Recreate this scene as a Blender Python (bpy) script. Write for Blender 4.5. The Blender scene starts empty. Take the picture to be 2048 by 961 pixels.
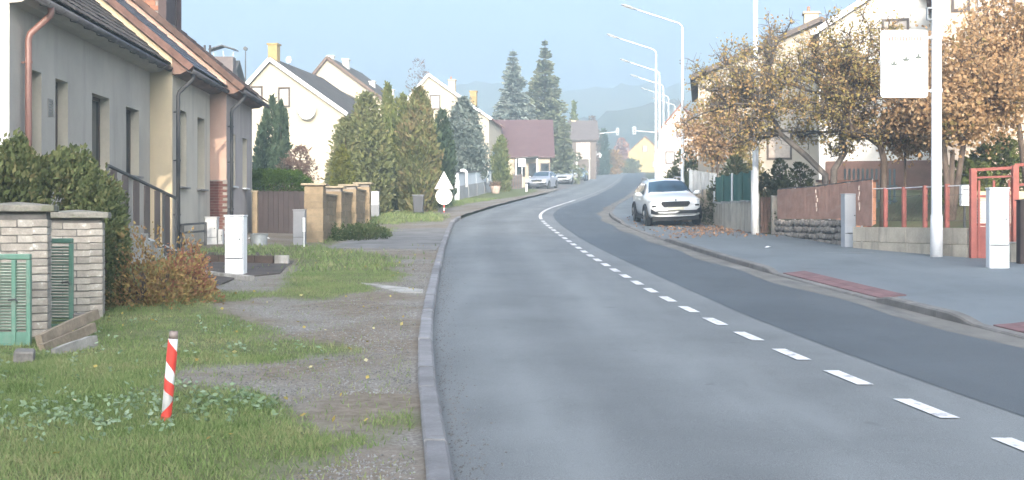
import bpy, math, random
import numpy as np
from mathutils import Vector, Matrix

random.seed(11)
rng = np.random.default_rng(11)
scene = bpy.context.scene
COL = scene.collection
R = math.radians

# ------------------------------------------------------------------ camera, sky, sun, exposure
FPX, HORIZON, EYE = 2400.0, 440.0, 1.5          # focal length and horizon line in 2048-px units, eye height in m
cam_data = bpy.data.cameras.new('camera')
cam_data.sensor_width = 36.0
cam_data.lens = 36.0 * FPX / 2048.0
cam_data.shift_y = -(480.5 - HORIZON) / 2048.0
cam_data.clip_start, cam_data.clip_end = 0.1, 6000.0
cam = bpy.data.objects.new('camera', cam_data)
cam.location = (0, 0, EYE)
cam.rotation_euler = (R(90), 0, 0)
COL.objects.link(cam)
scene.camera = cam

SUN_ELEV, SUN_AZ = 15.0, 2.0                     # sun low, straight behind the viewer
world = bpy.data.worlds.new('World')
scene.world = world
world.use_nodes = True
wn = world.node_tree
sky = wn.nodes.new('ShaderNodeTexSky')
sky.sky_type = 'NISHITA'
sky.sun_disc = False
sky.sun_elevation = R(SUN_ELEV)
sky.sun_rotation = R(180 - SUN_AZ)
sky.air_density, sky.dust_density, sky.ozone_density = 0.4, 10.0, 2.0
wn.nodes['Background'].inputs['Strength'].default_value = 0.15
wn.links.new(sky.outputs[0], wn.nodes['Background'].inputs['Color'])

sun_data = bpy.data.lights.new('sun', 'SUN')
sun_data.energy = 2.0
sun_data.angle = R(0.5)
sun_data.color = (1.0, 0.86, 0.68)
sun = bpy.data.objects.new('sun', sun_data)
sd = Vector((math.sin(R(SUN_AZ)) * math.cos(R(SUN_ELEV)), -math.cos(R(SUN_AZ)) * math.cos(R(SUN_ELEV)), math.sin(R(SUN_ELEV))))
sun.rotation_euler = sd.to_track_quat('Z', 'Y').to_euler()
sun.location = (0, -40, 60)
COL.objects.link(sun)

vs = scene.view_settings
vs.view_transform, vs.look, vs.gamma, vs.exposure = "Standard", "None", 1.0, 2.64
vs.use_curve_mapping = False
scene.render.engine = 'CYCLES'
scene.cycles.use_denoising = True
scene.cycles.max_bounces = 6
scene.cycles.diffuse_bounces = 3
scene.cycles.glossy_bounces = 2
scene.cycles.transmission_bounces = 3
scene.cycles.volume_bounces = 1
scene.cycles.transparent_max_bounces = 6
scene.cycles.sample_clamp_indirect = 6.0

# ------------------------------------------------------------------ terrain profile and survey helpers
SL = 0.012 + 0.00088 * 42
ZK = 0.012 * 42 + 0.00044 * 42 ** 2
def zg(d):
    """height of the street at distance d: the road starts flat and climbs about five per cent"""
    d = np.asarray(d, float)
    return np.where(d < 42, 0.012 * d + 0.00044 * np.maximum(d, 0) ** 2, ZK + SL * (d - 42))
def zf(d):
    return float(zg(d))
def gp(px, py):
    """ground point seen at a photo position"""
    lo, hi = 2.0, 2500.0
    for _ in range(60):
        m = (lo + hi) / 2
        if HORIZON - (zf(m) - EYE) * FPX / m > py: lo = m
        else: hi = m
    return Vector(((px - 1024) * m / FPX, m, zf(m)))
def at(px, py, d):
    """point at distance d seen at a photo position"""
    return Vector(((px - 1024) * d / FPX, d, EYE + (HORIZON - py) * d / FPX))
def gpv(px, py, lift=0.065):
    """point on the verge, which lies a little above the street"""
    lo, hi = 2.0, 400.0
    for _ in range(60):
        m = (lo + hi) / 2
        if HORIZON - (zf(m) + lift - EYE) * FPX / m > py: lo = m
        else: hi = m
    return Vector(((px - 1024) * m / FPX, m, zf(m) + lift))
def xat(px, d):
    return (px - 1024) * d / FPX
def zat(py, d):
    return EYE + (HORIZON - py) * d / FPX

# ------------------------------------------------------------------ mesh builder
class MB:
    def __init__(self):
        self.v, self.f = [], []
    def poly(self, *pts):
        n = len(self.v)
        self.v += [tuple(p) for p in pts]
        self.f.append(tuple(range(n, n + len(pts))))
        return self
    def box(self, x0, x1, y0, y1, z0, z1):
        n = len(self.v)
        self.v += [(x0, y0, z0), (x1, y0, z0), (x1, y1, z0), (x0, y1, z0), (x0, y0, z1), (x1, y0, z1), (x1, y1, z1), (x0, y1, z1)]
        self.f += [tuple(n + i for i in q) for q in ((0, 3, 2, 1), (4, 5, 6, 7), (0, 1, 5, 4), (1, 2, 6, 5), (2, 3, 7, 6), (3, 0, 4, 7))]
        return self
    def bar(self, a, b, w, h, up=(0, 0, 1)):
        """rectangular bar from a to b, w wide and h tall"""
        a, b = Vector(a), Vector(b)
        d = (b - a).normalized()
        s = d.cross(Vector(up))
        s = s.normalized() if s.length > 1e-6 else Vector((1, 0, 0))
        u = s.cross(d)
        n = len(self.v)
        for p in (a, b):
            for i, j in ((-1, -1), (1, -1), (1, 1), (-1, 1)):
                self.v.append(tuple(p + s * (i * w / 2) + u * (j * h / 2)))
        self.f += [tuple(n + i for i in q) for q in ((3, 2, 1, 0), (4, 5, 6, 7), (0, 1, 5, 4), (1, 2, 6, 5), (2, 3, 7, 6), (3, 0, 4, 7))]
        return self
    def prism(self, prof, vec):
        """closed profile (list of 3-d points) extruded along vec"""
        n, k = len(self.v), len(prof)
        vec = Vector(vec)
        self.v += [tuple(p) for p in prof] + [tuple(Vector(p) + vec) for p in prof]
        self.f.append(tuple(range(n + k - 1, n - 1, -1)))
        self.f.append(tuple(range(n + k, n + 2 * k)))
        for i in range(k):
            j = (i + 1) % k
            self.f.append((n + i, n + j, n + k + j, n + k + i))
        return self
    def tube(self, pts, radii, n=8, cap=True):
        pts = [Vector(p) for p in pts]
        if not hasattr(radii, '__len__'): radii = [radii] * len(pts)
        base = len(self.v)
        prev = None
        for i, p in enumerate(pts):
            d = (pts[min(i + 1, len(pts) - 1)] - pts[max(i - 1, 0)])
            d = d.normalized() if d.length > 1e-9 else Vector((0, 0, 1))
            if prev is None:
                s = d.cross(Vector((0, 1, 0.01)))
                if s.length < 1e-3: s = d.cross(Vector((1, 0, 0)))
            else:
                s = prev - d * prev.dot(d)
            s = s.normalized(); prev = s
            u = d.cross(s)
            for k in range(n):
                a = 2 * math.pi * k / n
                self.v.append(tuple(p + (s * math.cos(a) + u * math.sin(a)) * radii[i]))
        for i in range(len(pts) - 1):
            for k in range(n):
                a, b = base + i * n + k, base + i * n + (k + 1) % n
                self.f.append((a, b, b + n, a + n))
        if cap:
            self.f.append(tuple(base + k for k in range(n - 1, -1, -1)))
            e = base + (len(pts) - 1) * n
            self.f.append(tuple(e + k for k in range(n)))
        return self
    def disc(self, c, axis, r, t, n=20):
        c, a = Vector(c), Vector(axis).normalized()
        return self.tube([c - a * t / 2, c + a * t / 2], r, n)
    def build(self, name, mat, parent=None, smooth=False, bevel=0.0, seg=2, subsurf=0):
        me = bpy.data.meshes.new(name)
        me.from_pydata(self.v, [], self.f)
        me.materials.append(mat)
        if smooth:
            me.polygons.foreach_set('use_smooth', [True] * len(me.polygons))
        me.update()
        return link(name, me, parent, bevel, seg, subsurf, smooth)
def link(name, me, parent=None, bevel=0.0, seg=2, subsurf=0, smooth=False):
    o = bpy.data.objects.new(name, me)
    COL.objects.link(o)
    if parent is not None: o.parent = parent
    if bevel:
        m = o.modifiers.new('bevel', 'BEVEL'); m.width = bevel; m.segments = seg; m.limit_method = 'ANGLE'; m.angle_limit = R(35)
    if subsurf:
        m = o.modifiers.new('sub', 'SUBSURF'); m.levels = subsurf; m.render_levels = subsurf
    return o
def tag(o, label=None, cat=None, group=None, kind=None):
    if label: o['label'] = label
    if cat: o['category'] = cat
    if group: o['group'] = group
    if kind: o['kind'] = kind
    return o
def thing(name, label, cat, loc=(0, 0, 0), rz=0.0, group=None):
    o = bpy.data.objects.new(name, None)
    COL.objects.link(o)
    o.location = loc; o.rotation_euler = (0, 0, rz)
    return tag(o, label, cat, group)
def piece(name, me, parent, loc, rot=(0, 0, 0), scale=(1, 1, 1)):
    """one more individual that shares its mesh"""
    o = bpy.data.objects.new(name, me)
    COL.objects.link(o)
    o.parent = parent
    o.location = loc; o.rotation_euler = rot; o.scale = scale
    return o
def box_mesh(name, sx, sy, sz, mat, jit=0.0, ch=0.0):
    """box centred on the origin with chamfered long edges and slightly uneven corners"""
    x, y, z = sx / 2, sy / 2, sz / 2
    c = ch
    prof = [(-x, -z + c), (-x + c, -z), (x - c, -z), (x, -z + c), (x, z - c), (x - c, z), (-x + c, z), (-x, z - c)] if c else [(-x, -z), (x, -z), (x, z), (-x, z)]
    m = MB().prism([(a, -y, b) for a, b in prof], (0, 2 * y, 0))
    if jit:
        m.v = [tuple(k + random.uniform(-jit, jit) for k in p) for p in m.v]
    me = bpy.data.meshes.new(name)
    me.from_pydata(m.v, [], m.f); me.materials.append(mat); me.update()
    return me
def np_mesh(name, V, F, mat, parent=None, smooth=False):
    V = np.asarray(V, np.float32); F = np.asarray(F, np.int32)
    k = F.shape[1]
    me = bpy.data.meshes.new(name)
    me.vertices.add(len(V)); me.vertices.foreach_set('co', V.ravel())
    me.loops.add(F.size); me.loops.foreach_set('vertex_index', F.ravel())
    me.polygons.add(len(F)); me.polygons.foreach_set('loop_start', np.arange(0, F.size, k, dtype=np.int32))
    if smooth: me.polygons.foreach_set('use_smooth', np.ones(len(F), bool))
    me.materials.append(mat)
    me.update(calc_edges=True)
    return link(name, me, parent)

# ------------------------------------------------------------------ materials
def _nt(name):
    m = bpy.data.materials.new(name); m.use_nodes = True
    nt = m.node_tree
    return m, nt, nt.nodes['Principled BSDF']
def noise(nt, vec, scale, detail=4, rough=0.6):
    n = nt.nodes.new('ShaderNodeTexNoise')
    n.inputs['Scale'].default_value = scale; n.inputs['Detail'].default_value = detail; n.inputs['Roughness'].default_value = rough
    nt.links.new(vec, n.inputs['Vector'])
    return n.outputs['Fac']
def ramp(nt, fac, stops):
    r = nt.nodes.new('ShaderNodeValToRGB')
    els = r.color_ramp.elements
    while len(els) < len(stops): els.new(0.5)
    for e, (p, c) in zip(els, stops):
        e.position = p; e.color = (*c, 1)
    nt.links.new(fac, r.inputs['Fac'])
    return r.outputs['Color']
def mix(nt, a, b, fac, mode='MIX'):
    n = nt.nodes.new('ShaderNodeMix'); n.data_type = 'RGBA'; n.blend_type = mode
    for s, v in ((n.inputs[0], fac), (n.inputs[6], a), (n.inputs[7], b)):
        if isinstance(v, (int, float)): s.default_value = v
        elif isinstance(v, tuple): s.default_value = (*v, 1)
        else: nt.links.new(v, s)
    return n.outputs[2]
def sc(c, k): return tuple(min(1.0, x * k) for x in c)
MATS = {}
def mat(name, col, rough=0.8, var=0.2, scale=2.0, fine=25.0, bump=0.0, bscale=60.0, metal=0.0, spec=0.3,
        stain=None, stain_scale=(1, 1, 1), stain_lo=0.5, stain_hi=0.7, each=0.0, dist=0.01, coat=0.0):
    """procedural surface: base colour broken by two noises, optional stains, optional per-piece difference"""
    if name in MATS: return MATS[name]
    m, nt, b = _nt(name)
    tc = nt.nodes.new('ShaderNodeTexCoord').outputs['Object']
    vec = tc
    if each:
        oi = nt.nodes.new('ShaderNodeObjectInfo')
        add = nt.nodes.new('ShaderNodeVectorMath'); add.operation = 'ADD'
        mul = nt.nodes.new('ShaderNodeVectorMath'); mul.operation = 'SCALE'; mul.inputs[3].default_value = 40.0
        nt.links.new(oi.outputs['Random'], mul.inputs[0]); nt.links.new(tc, add.inputs[0]); nt.links.new(mul.outputs[0], add.inputs[1])
        vec = add.outputs[0]
    c = ramp(nt, noise(nt, vec, scale), [(0.3, sc(col, 1 - var)), (0.7, sc(col, 1 + var))])
    c = mix(nt, c, ramp(nt, noise(nt, vec, fine, 3), [(0.35, (1 - var * .6,) * 3), (0.65, (1 + 0.0,) * 3)]), 1.0, 'MULTIPLY')
    if each:
        c = mix(nt, c, ramp(nt, oi.outputs['Random'], [(0.0, (1 - each,) * 3), (0.5, (1 - each * .4, 1 - each * .45, 1 - each * .5)), (1.0, (1, 1, 1))]), 1.0, 'MULTIPLY')
    if stain:
        mp = nt.nodes.new('ShaderNodeMapping'); mp.inputs['Scale'].default_value = stain_scale
        nt.links.new(vec, mp.inputs['Vector'])
        k = ramp(nt, noise(nt, mp.outputs[0], 1.0, 5, 0.65), [(stain_lo, (0, 0, 0)), (stain_hi, (1, 1, 1))])
        c = mix(nt, c, stain, k)
    nt.links.new(c, b.inputs['Base Color'])
    b.inputs['Roughness'].default_value = rough
    b.inputs['Metallic'].default_value = metal
    b.inputs['Specular IOR Level'].default_value = spec
    if coat:
        b.inputs['Coat Weight'].default_value = coat; b.inputs['Coat Roughness'].default_value = 0.05
    if bump:
        bp = nt.nodes.new('ShaderNodeBump'); bp.inputs['Strength'].default_value = bump; bp.inputs['Distance'].default_value = dist
        nt.links.new(noise(nt, vec, bscale, 5, 0.7), bp.inputs['Height']); nt.links.new(bp.outputs[0], b.inputs['Normal'])
    MATS[name] = m
    return m
def leaf_mat(name, cols, transl=0.25, patch=0.6, rough=0.7):
    """leaf colours differ leaf by leaf and clump by clump"""
    m = bpy.data.materials.new(name); m.use_nodes = True
    nt = m.node_tree; nt.nodes.clear()
    out = nt.nodes.new('ShaderNodeOutputMaterial')
    geo = nt.nodes.new('ShaderNodeNewGeometry')
    tc = nt.nodes.new('ShaderNodeTexCoord').outputs['Object']
    nz = noise(nt, tc, patch, 3)
    mx = nt.nodes.new('ShaderNodeMath'); mx.operation = 'MULTIPLY_ADD'; mx.inputs[1].default_value = 0.62
    nt.links.new(geo.outputs['Random Per Island'], mx.inputs[0])
    m2 = nt.nodes.new('ShaderNodeMath'); m2.operation = 'MULTIPLY_ADD'; m2.inputs[1].default_value = 1.5; m2.inputs[2].default_value = -0.56
    nt.links.new(nz, m2.inputs[0]); nt.links.new(m2.outputs[0], mx.inputs[2])
    n = len(cols)
    c = ramp(nt, mx.outputs[0], [(i / (n - 1), k) for i, k in enumerate(cols)])
    d = nt.nodes.new('ShaderNodeBsdfDiffuse'); t = nt.nodes.new('ShaderNodeBsdfTranslucent'); s = nt.nodes.new('ShaderNodeMixShader')
    nt.links.new(c, d.inputs[0]); nt.links.new(c, t.inputs[0])
    s.inputs[0].default_value = transl
    nt.links.new(d.outputs[0], s.inputs[1]); nt.links.new(t.outputs[0], s.inputs[2]); nt.links.new(s.outputs[0], out.inputs[0])
    return m
def glass_mat(name, col=(0.02, 0.025, 0.03), rough=0.06, spec=0.6):
    m, nt, b = _nt(name)
    tc = nt.nodes.new('ShaderNodeTexCoord').outputs['Object']
    nt.links.new(ramp(nt, noise(nt, tc, 1.3, 2), [(0.35, sc(col, 0.6)), (0.65, sc(col, 1.6))]), b.inputs['Base Color'])
    b.inputs['Roughness'].default_value = rough; b.inputs['Specular IOR Level'].default_value = spec
    return m

# ------------------------------------------------------------------ foliage
def leaf_quads(P, D, L, Wd):
    """one diamond leaf for every point: long axis D, length L, width Wd"""
    n = len(P)
    D = D / np.maximum(np.linalg.norm(D, axis=1, keepdims=True), 1e-6)
    Q = rng.normal(size=(n, 3))
    S = np.cross(D, Q); S /= np.maximum(np.linalg.norm(S, axis=1, keepdims=True), 1e-6)
    L = np.broadcast_to(np.asarray(L, float).reshape(-1, 1) if np.ndim(L) else np.full((n, 1), L), (n, 1))
    Wd = np.broadcast_to(np.asarray(Wd, float).reshape(-1, 1) if np.ndim(Wd) else np.full((n, 1), Wd), (n, 1))
    V = np.empty((n, 4, 3))
    V[:, 0] = P - D * L / 2; V[:, 1] = P + S * Wd / 2; V[:, 2] = P + D * L / 2; V[:, 3] = P - S * Wd / 2
    F = np.arange(n * 4).reshape(n, 4)
    return V.reshape(-1, 3), F
def lump(theta, t, seed, k=3):
    """uneven outline factor around 1"""
    r = np.random.default_rng(seed)
    s = np.zeros_like(theta)
    for i in range(1, 7):
        s += r.normal() * np.cos(theta * r.integers(1, 5) + t * r.uniform(4, 22) + r.uniform(0, 6.28)) / (0.8 + 0.5 * i)
    return 1 + 0.20 * s
def column_points(n, h, r, shape, seed, inner=0.55, rx=1.0):
    """points through the outer volume of a column or cone shaped crown of height h"""
    g = np.random.default_rng(seed)
    t = g.uniform(0, 1, n) ** 0.85
    if shape == 'column': prof = np.clip(np.sin(np.pi * np.clip(t * 0.86 + 0.14, 0, 1)) ** 0.55, 0.02, 1)
    elif shape == 'cone': prof = np.clip((1 - t) ** 0.75 * (0.75 + 0.35 * np.minimum(t * 6, 1)), 0.02, 1)
    elif shape == 'ball': prof = np.sqrt(np.clip(1 - (2 * t - 1) ** 2, 0.01, 1))
    else: prof = np.clip(1.15 * (1 - t) ** 0.5 * np.minimum(0.55 + t * 2.2, 1), 0.05, 1)
    th = g.uniform(0, 2 * np.pi, n)
    rr = r * prof * lump(th, t, seed) * (inner + (1 - inner) * np.sqrt(g.uniform(0, 1, n)))
    P = np.stack([rr * np.cos(th) * rx, rr * np.sin(th), t * h], 1)
    Rd = np.stack([np.cos(th), np.sin(th), np.zeros(n)], 1)
    return P, Rd
def shrub(name, label, cat, base, h, r, m, n, size, shape='column', seed=1, up=1.0, aspect=0.5, trunk=None, z0=0.0, rx=1.0, group=None, inner=0.5, trunk_r=None, lobes=5):
    """evergreen or bush: a stem with foliage sprays through the crown's volume"""
    t = thing(name, label, cat, base, 0, group)
    g = np.random.default_rng(seed + 500)
    Ps, Rs = [], []
    for k in range(lobes):                       # several leaders of different height make the uneven outline
        a = k * 2.4 + g.uniform(-.5, .5)
        q = 0 if k == 0 else r * g.uniform(.30, .58)
        hk = h if k == 0 else h * g.uniform(.52, .93)
        rk = r * (.72 if lobes > 1 else 1.0) if k == 0 else r * g.uniform(.38, .6)
        nk = int(n * (.34 if k == 0 else .66 / max(1, lobes - 1))) if lobes > 1 else n
        p, d = column_points(nk, hk, rk, shape, seed + 31 * k, inner, 1.0)
        p[:, 0] = (p[:, 0] + q * math.cos(a)) * rx; p[:, 1] += q * math.sin(a)
        Ps.append(p); Rs.append(d)
    P, Rd = np.concatenate(Ps), np.concatenate(Rs)
    n = len(P)
    P += np.where(rng.uniform(0, 1, (n, 1)) < .12, Rd * r * rng.uniform(0, .22, (n, 1)), 0)   # stray sprays
    P[:, 2] += z0
    D = Rd * 0.8 + np.array([0, 0, up]) + rng.normal(size=P.shape) * 0.55
    L = size * rng.uniform(0.5, 1.4, n) * np.where(rng.uniform(0, 1, n) < .12, 2.1, 1.0)
    V, F = leaf_quads(P, D, L, L * aspect)
    np_mesh('crown', V, F, m, t)
    tr = trunk_r or max(0.04, r * 0.09)
    b = MB().tube([(0, 0, -0.1), (0.03, 0, h * 0.4 + z0), (0, 0.02, h * 0.92 + z0)], [tr, tr * 0.7, 0.012], 8)
    for k in range(10):
        a, zz = k * 2.4, z0 + h * (0.08 + 0.075 * k)
        q = r * 0.6 * (1 - 0.06 * k)
        b.tube([(0, 0, zz), (q * .5 * math.cos(a) * rx, q * .5 * math.sin(a), zz + q * .3), (q * math.cos(a) * rx, q * math.sin(a), zz + q * .5)], [tr * .4, tr * .28, .008], 5)
    b.build('trunk', trunk or MATS['bark'], t, True)
    return t
def spruce(name, label, base, h, r, m, seed, droop=0.25, n_per=120, size=0.34, group=None, whorls=44, start=0.06):
    """spruce: whorls of drooping branches clothed in needle sprays"""
    g = np.random.default_rng(seed)
    t = thing(name, label, 'tree', base, 0, group)
    b = MB().tube([(0, 0, -0.2), (0.05, 0, h * 0.5), (0, 0, h)], [r * 0.07, r * 0.045, 0.015], 8)
    Ps, Ds = [], []
    for w in range(whorls):
        tt = start + (1 - start) * (w + g.uniform(-.3, .3)) / whorls
        tt = min(max(tt, .02), .985)
        L0 = r * (1 - tt) ** 0.85 * g.uniform(0.85, 1.1) + 0.08
        nb = max(5, int(11 - 5 * tt))
        a0 = g.uniform(0, 6.28)
        for k in range(nb):
            a = a0 + k * 6.283 / nb + g.uniform(-.25, .25)
            L = L0 * g.uniform(0.55, 1.2)
            dirv = np.array([math.cos(a), math.sin(a), 0.0])
            u = np.linspace(0, 1, 5)
            pts = np.array([0, 0, tt * h]) + np.outer(u * L, dirv) + np.outer((-droop * 1.5 * u + droop * 0.9 * u ** 2 + 0.15 * u * (tt > .7)) * L, [0, 0, 1])
            b.tube([tuple(p) for p in pts], [r * .012 * (1 - .7 * x) + .004 for x in u], 4, False)
            q = max(14, int(n_per * (L / r) ** .85))
            s = g.uniform(0.12, 1, q) ** 0.75
            side = np.cross(dirv, [0, 0, 1])
            wd = (0.42 * L * (1.05 - s) + 0.06 * L) * g.uniform(-1, 1, q)
            base_p = np.stack([np.interp(s, u, pts[:, i]) for i in range(3)], 1)
            Ps.append(base_p + np.outer(wd, side) + np.stack([g.normal(0, .02 * L, q), g.normal(0, .02 * L, q), -np.abs(wd) * .35 - g.uniform(-.05, .20, q) * L * .8], 1))
            Ds.append(dirv + np.outer(np.sign(wd) * .7, side) + np.stack([np.zeros(q), np.zeros(q), g.uniform(-.5, .35, q)], 1))
    P, D = np.concatenate(Ps), np.concatenate(Ds)
    L = size * rng.uniform(0.6, 1.4, len(P))
    V, F = leaf_quads(P, D, L, L * 0.5)
    np_mesh('crown', V, F, m, t)
    b.build('trunk', MATS['bark'], t, True)
    return t
def bend(a, b, k, n=5, seed=None):
    """crooked line from a to b"""
    a, b = Vector(a), Vector(b)
    L = (b - a).length
    o1 = Vector((random.uniform(-1, 1), random.uniform(-1, 1), random.uniform(-.4, .8))) * L * k
    o2 = Vector((random.uniform(-1, 1), random.uniform(-1, 1), random.uniform(-.6, .6))) * L * k * .5
    return [a.lerp(b, i / n) + o1 * math.sin(math.pi * i / n) + o2 * math.sin(2 * math.pi * i / n) for i in range(n + 1)]
def broadleaf(name, label, base, forks, centre, radii, m, bark, n_limb=14, n_sub=7, n_twig=5, leaf=0.09, per_twig=9, spread=0.16, r0=0.12, stems=None, bare=0.0, group=None, seed=3, low=-0.75):
    """crooked broadleaf tree: trunk and limbs grown towards points of the crown, twigs at their ends, leaves on the twigs"""
    random.seed(seed)
    g = np.random.default_rng(seed)
    t = thing(name, label, 'tree', base)
    base = Vector(base); centre = Vector(centre) - base
    b = MB()
    fk = []
    for st in (stems or [[(0, 0, -.2), tuple(Vector(f) - base)] for f in forks]):
        pts = [Vector(p) - base if stems else Vector(p) for p in st]
        rr = [r0 * (1 - 0.45 * i / max(1, len(pts) - 1)) for i in range(len(pts))]
        b.tube(pts, rr, 9)
        fk.append(pts[-1])
        if len(pts) > 3: fk.append(pts[-2])
    LP, LD = [], []
    for i in range(n_limb):
        z = 1 - (1 - low) * (i + .5) / n_limb
        a = i * 2.399 + g.uniform(-.4, .4)
        q = math.sqrt(max(0, 1 - z * z)); k = g.uniform(.7, 1.0)
        tip = centre + Vector((radii[0] * q * math.cos(a) * k, radii[1] * q * math.sin(a) * k, radii[2] * z * k))
        f = min(fk, key=lambda p: (p - tip).length)
        pl = bend(f, tip, .14, 6)
        rl = r0 * .42
        b.tube(pl, [rl * (1 - .82 * j / 6) for j in range(7)], 6, False)
        for s in range(n_sub):
            u = g.uniform(.3, 1.0)
            p = pl[min(5, int(u * 6))].lerp(pl[min(6, int(u * 6) + 1)], .5)
            out = (p - centre)
            d = Vector((g.normal(), g.normal(), g.normal(.25, .8))) + out.normalized() * .6
            e = p + d.normalized() * g.uniform(.28, .62) * min(radii) * .55
            ps = bend(p, e, .16, 4)
            b.tube(ps, [rl * .28 * (1 - .7 * j / 4) + .003 for j in range(5)], 4, False)
            for w in range(n_twig):
                x = ps[int(g.integers(1, 5))]
                y = x + Vector((g.normal(), g.normal(), g.normal(.3, 1))).normalized() * g.uniform(.12, .38)
                b.tube([x, y], [.007, .003], 3, False)
                if g.uniform() < bare: continue
                m_ = 1 + min(int(g.exponential(per_twig)), 4 * per_twig)
                LP.append(np.array(x.lerp(y, .7)) + g.normal(0, spread * (.6 + .1 * m_ ** .5), (m_, 3)))
                LD.append(g.normal(size=(m_, 3)) + np.array([0, 0, -.4]))
    P, D = np.concatenate(LP), np.concatenate(LD)
    L = leaf * rng.uniform(.6, 1.5, len(P))
    V, F = leaf_quads(P, D, L, L * .72)
    np_mesh('crown', V, F, m, t)
    b.build('trunk', bark, t, True)
    return t
def inside(poly, X, Y):
    """which points lie inside a polygon"""
    c = np.zeros(len(X), bool)
    n = len(poly)
    for i in range(n):
        x0, y0 = poly[i][0], poly[i][1]; x1, y1 = poly[(i + 1) % n][0], poly[(i + 1) % n][1]
        if y0 == y1: continue
        k = ((y0 > Y) != (y1 > Y)) & (X < (x1 - x0) * (Y - y0) / (y1 - y0) + x0)
        c ^= k
    return c
# ------------------------------------------------------------------ shared surfaces
BARK = mat('bark', (0.10, 0.075, 0.06), 0.95, 0.35, 4, 30, 0.8, 25)
BARK_GREY = mat('bark_grey', (0.13, 0.115, 0.105), 0.95, 0.35, 4, 30, 0.8, 25)
CONC = mat('concrete', (0.34, 0.33, 0.31), 0.9, 0.22, 1.5, 30, 0.35, 60, stain=(0.16, 0.15, 0.13), stain_scale=(2.5, 2.5, 0.5), stain_lo=.5, stain_hi=.72)
KERB = mat('kerb_stone', (0.235, 0.235, 0.245), 0.85, 0.22, 3, 50, 0.4, 70, each=0.3, stain=(.13, .125, .115), stain_scale=(5, 5, 5), stain_lo=.58, stain_hi=.75)
KERB_DARK = mat('kerb_stone_weathered', (0.19, 0.183, 0.175), 0.9, 0.25, 2, 40, 0.4, 60, each=0.25)
WHITE_PL = mat('white_plastic', (0.72, 0.73, 0.74), 0.45, 0.05, 1.5, 20, 0.05, 40, spec=.4)
WHITE_PAINT = mat('white_paint', (0.68, 0.69, 0.70), 0.5, 0.08, 1.5, 20)
GALV = mat('galvanised_steel', (0.62, 0.635, 0.65), 0.5, 0.12, 2, 30, metal=0.15, spec=.5)
BROWN_WOOD = mat('brown_wood', (0.115, 0.075, 0.06), 0.7, 0.3, 3, 30, .3, 40)
DARK_MET = mat('dark_metal', (0.06, 0.062, 0.065), 0.55, 0.2, 3, 30, spec=.4)
GLASS = glass_mat('window_glass')

# ------------------------------------------------------------------ road survey: x of each line against distance
def curve(tab, smooth=1.2):
    d = np.array([p[0] for p in tab], float); x = np.array([p[1] for p in tab], float)
    gd = np.arange(-30, 321, 0.25)
    gx = np.interp(gd, d, x)
    lo, hi = (x[1] - x[0]) / (d[1] - d[0]), (x[-1] - x[-2]) / (d[-1] - d[-2])
    gx = np.where(gd < d[0], x[0] + lo * (gd - d[0]), np.where(gd > d[-1], x[-1] + hi * (gd - d[-1]), gx))
    k = np.exp(-0.5 * (np.arange(-24, 25) * .25 / smooth) ** 2); k /= k.sum()
    pad = np.concatenate([gx[0] + (gx[0] - gx[24:0:-1]), gx, gx[-1] + (gx[-1] - gx[-2:-26:-1])])
    gx = np.convolve(pad, k, 'valid')
    return lambda q: np.interp(q, gd, gx)
xl = curve([(3, -.02), (6.5, -.32), (7.9, -.46), (10, -.64), (11.9, -.79), (14.2, -.93), (17.4, -1.1), (22.2, -1.33), (29.9, -1.66), (36.8, -1.9), (44, -2.1), (48, -1.95), (52, -1.6), (61, -.6), (73, 1.0), (86, 2.85), (123, 7.2), (185, 13.6), (240, 19.5)], .8)
xc = curve([(4, 3.45), (8.3, 3.02), (9.7, 2.86), (11.2, 2.72), (12.8, 2.58), (15.4, 2.38), (18.4, 2.2), (22.7, 2.02), (27.7, 1.8), (31.5, 1.66), (36.8, 1.47), (42.2, 1.25), (46.5, 1.13), (50, 1.15), (54, 1.4), (58, 1.85), (68, 3.4), (81, 5.3), (100, 7.8), (128, 11), (185, 17), (240, 23)], 1.2)
xr = curve([(4, 6.1), (9, 5.75), (12.6, 5.45), (16.2, 5.2), (19.1, 5.02), (21.6, 4.85), (26, 4.62), (32, 4.35), (36.8, 4.1), (42.2, 3.92), (47.3, 3.9), (51.8, 4.15), (59, 5.0), (73, 7.2), (104, 11.3), (138, 15.3), (185, 20.6), (240, 26.6)], 1.2)
xb = curve([(4, 4.0), (8.3, 3.56), (10.8, 3.3), (15, 2.98), (20.2, 2.75), (24.4, 2.53), (30.3, 2.2), (35.5, 1.98), (42, 1.75), (46.5, 1.65), (51.8, 1.75), (57.8, 2.3), (68, 3.9), (81, 5.8), (100, 8.2), (128, 11.4), (185, 17.4), (240, 23.4)], 1.5)
xw = curve([(5, 10.2), (20, 9.9), (23.6, 9.65), (24.6, 9.42), (26, 8.75), (29, 8.1), (36, 7.32), (41, 7.0), (45, 7.1), (52, 7.6), (60, 8.9), (75, 12.0), (104, 16.5), (140, 20.5), (240, 33)], .5)
RAISED = [(14.0, 17.2), (22.3, 33.8), (43.2, 51.0), (56, 140)]
def edge_h(d):
    """height of the right-hand kerb: raised in places, dropped at the drives"""
    d = np.asarray(d, float)
    h = np.zeros_like(d)
    for a, b in RAISED:
        h = np.maximum(h, np.clip((d - a) / .5, 0, 1) * np.clip((b - d) / .5, 0, 1))
    return 0.025 + 0.075 * h
def wob(x, y):
    return (np.sin(x * 1.7 + y * .6) + np.sin(x * 3.1 - y * 1.9 + 1.3) * .6 + np.sin(y * 2.7 + x * .4 + 4) * .5) / 2.1
def vz(x, y):
    """top of the left verge"""
    return zg(y) + 0.07 + 0.022 * wob(x, y)
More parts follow.
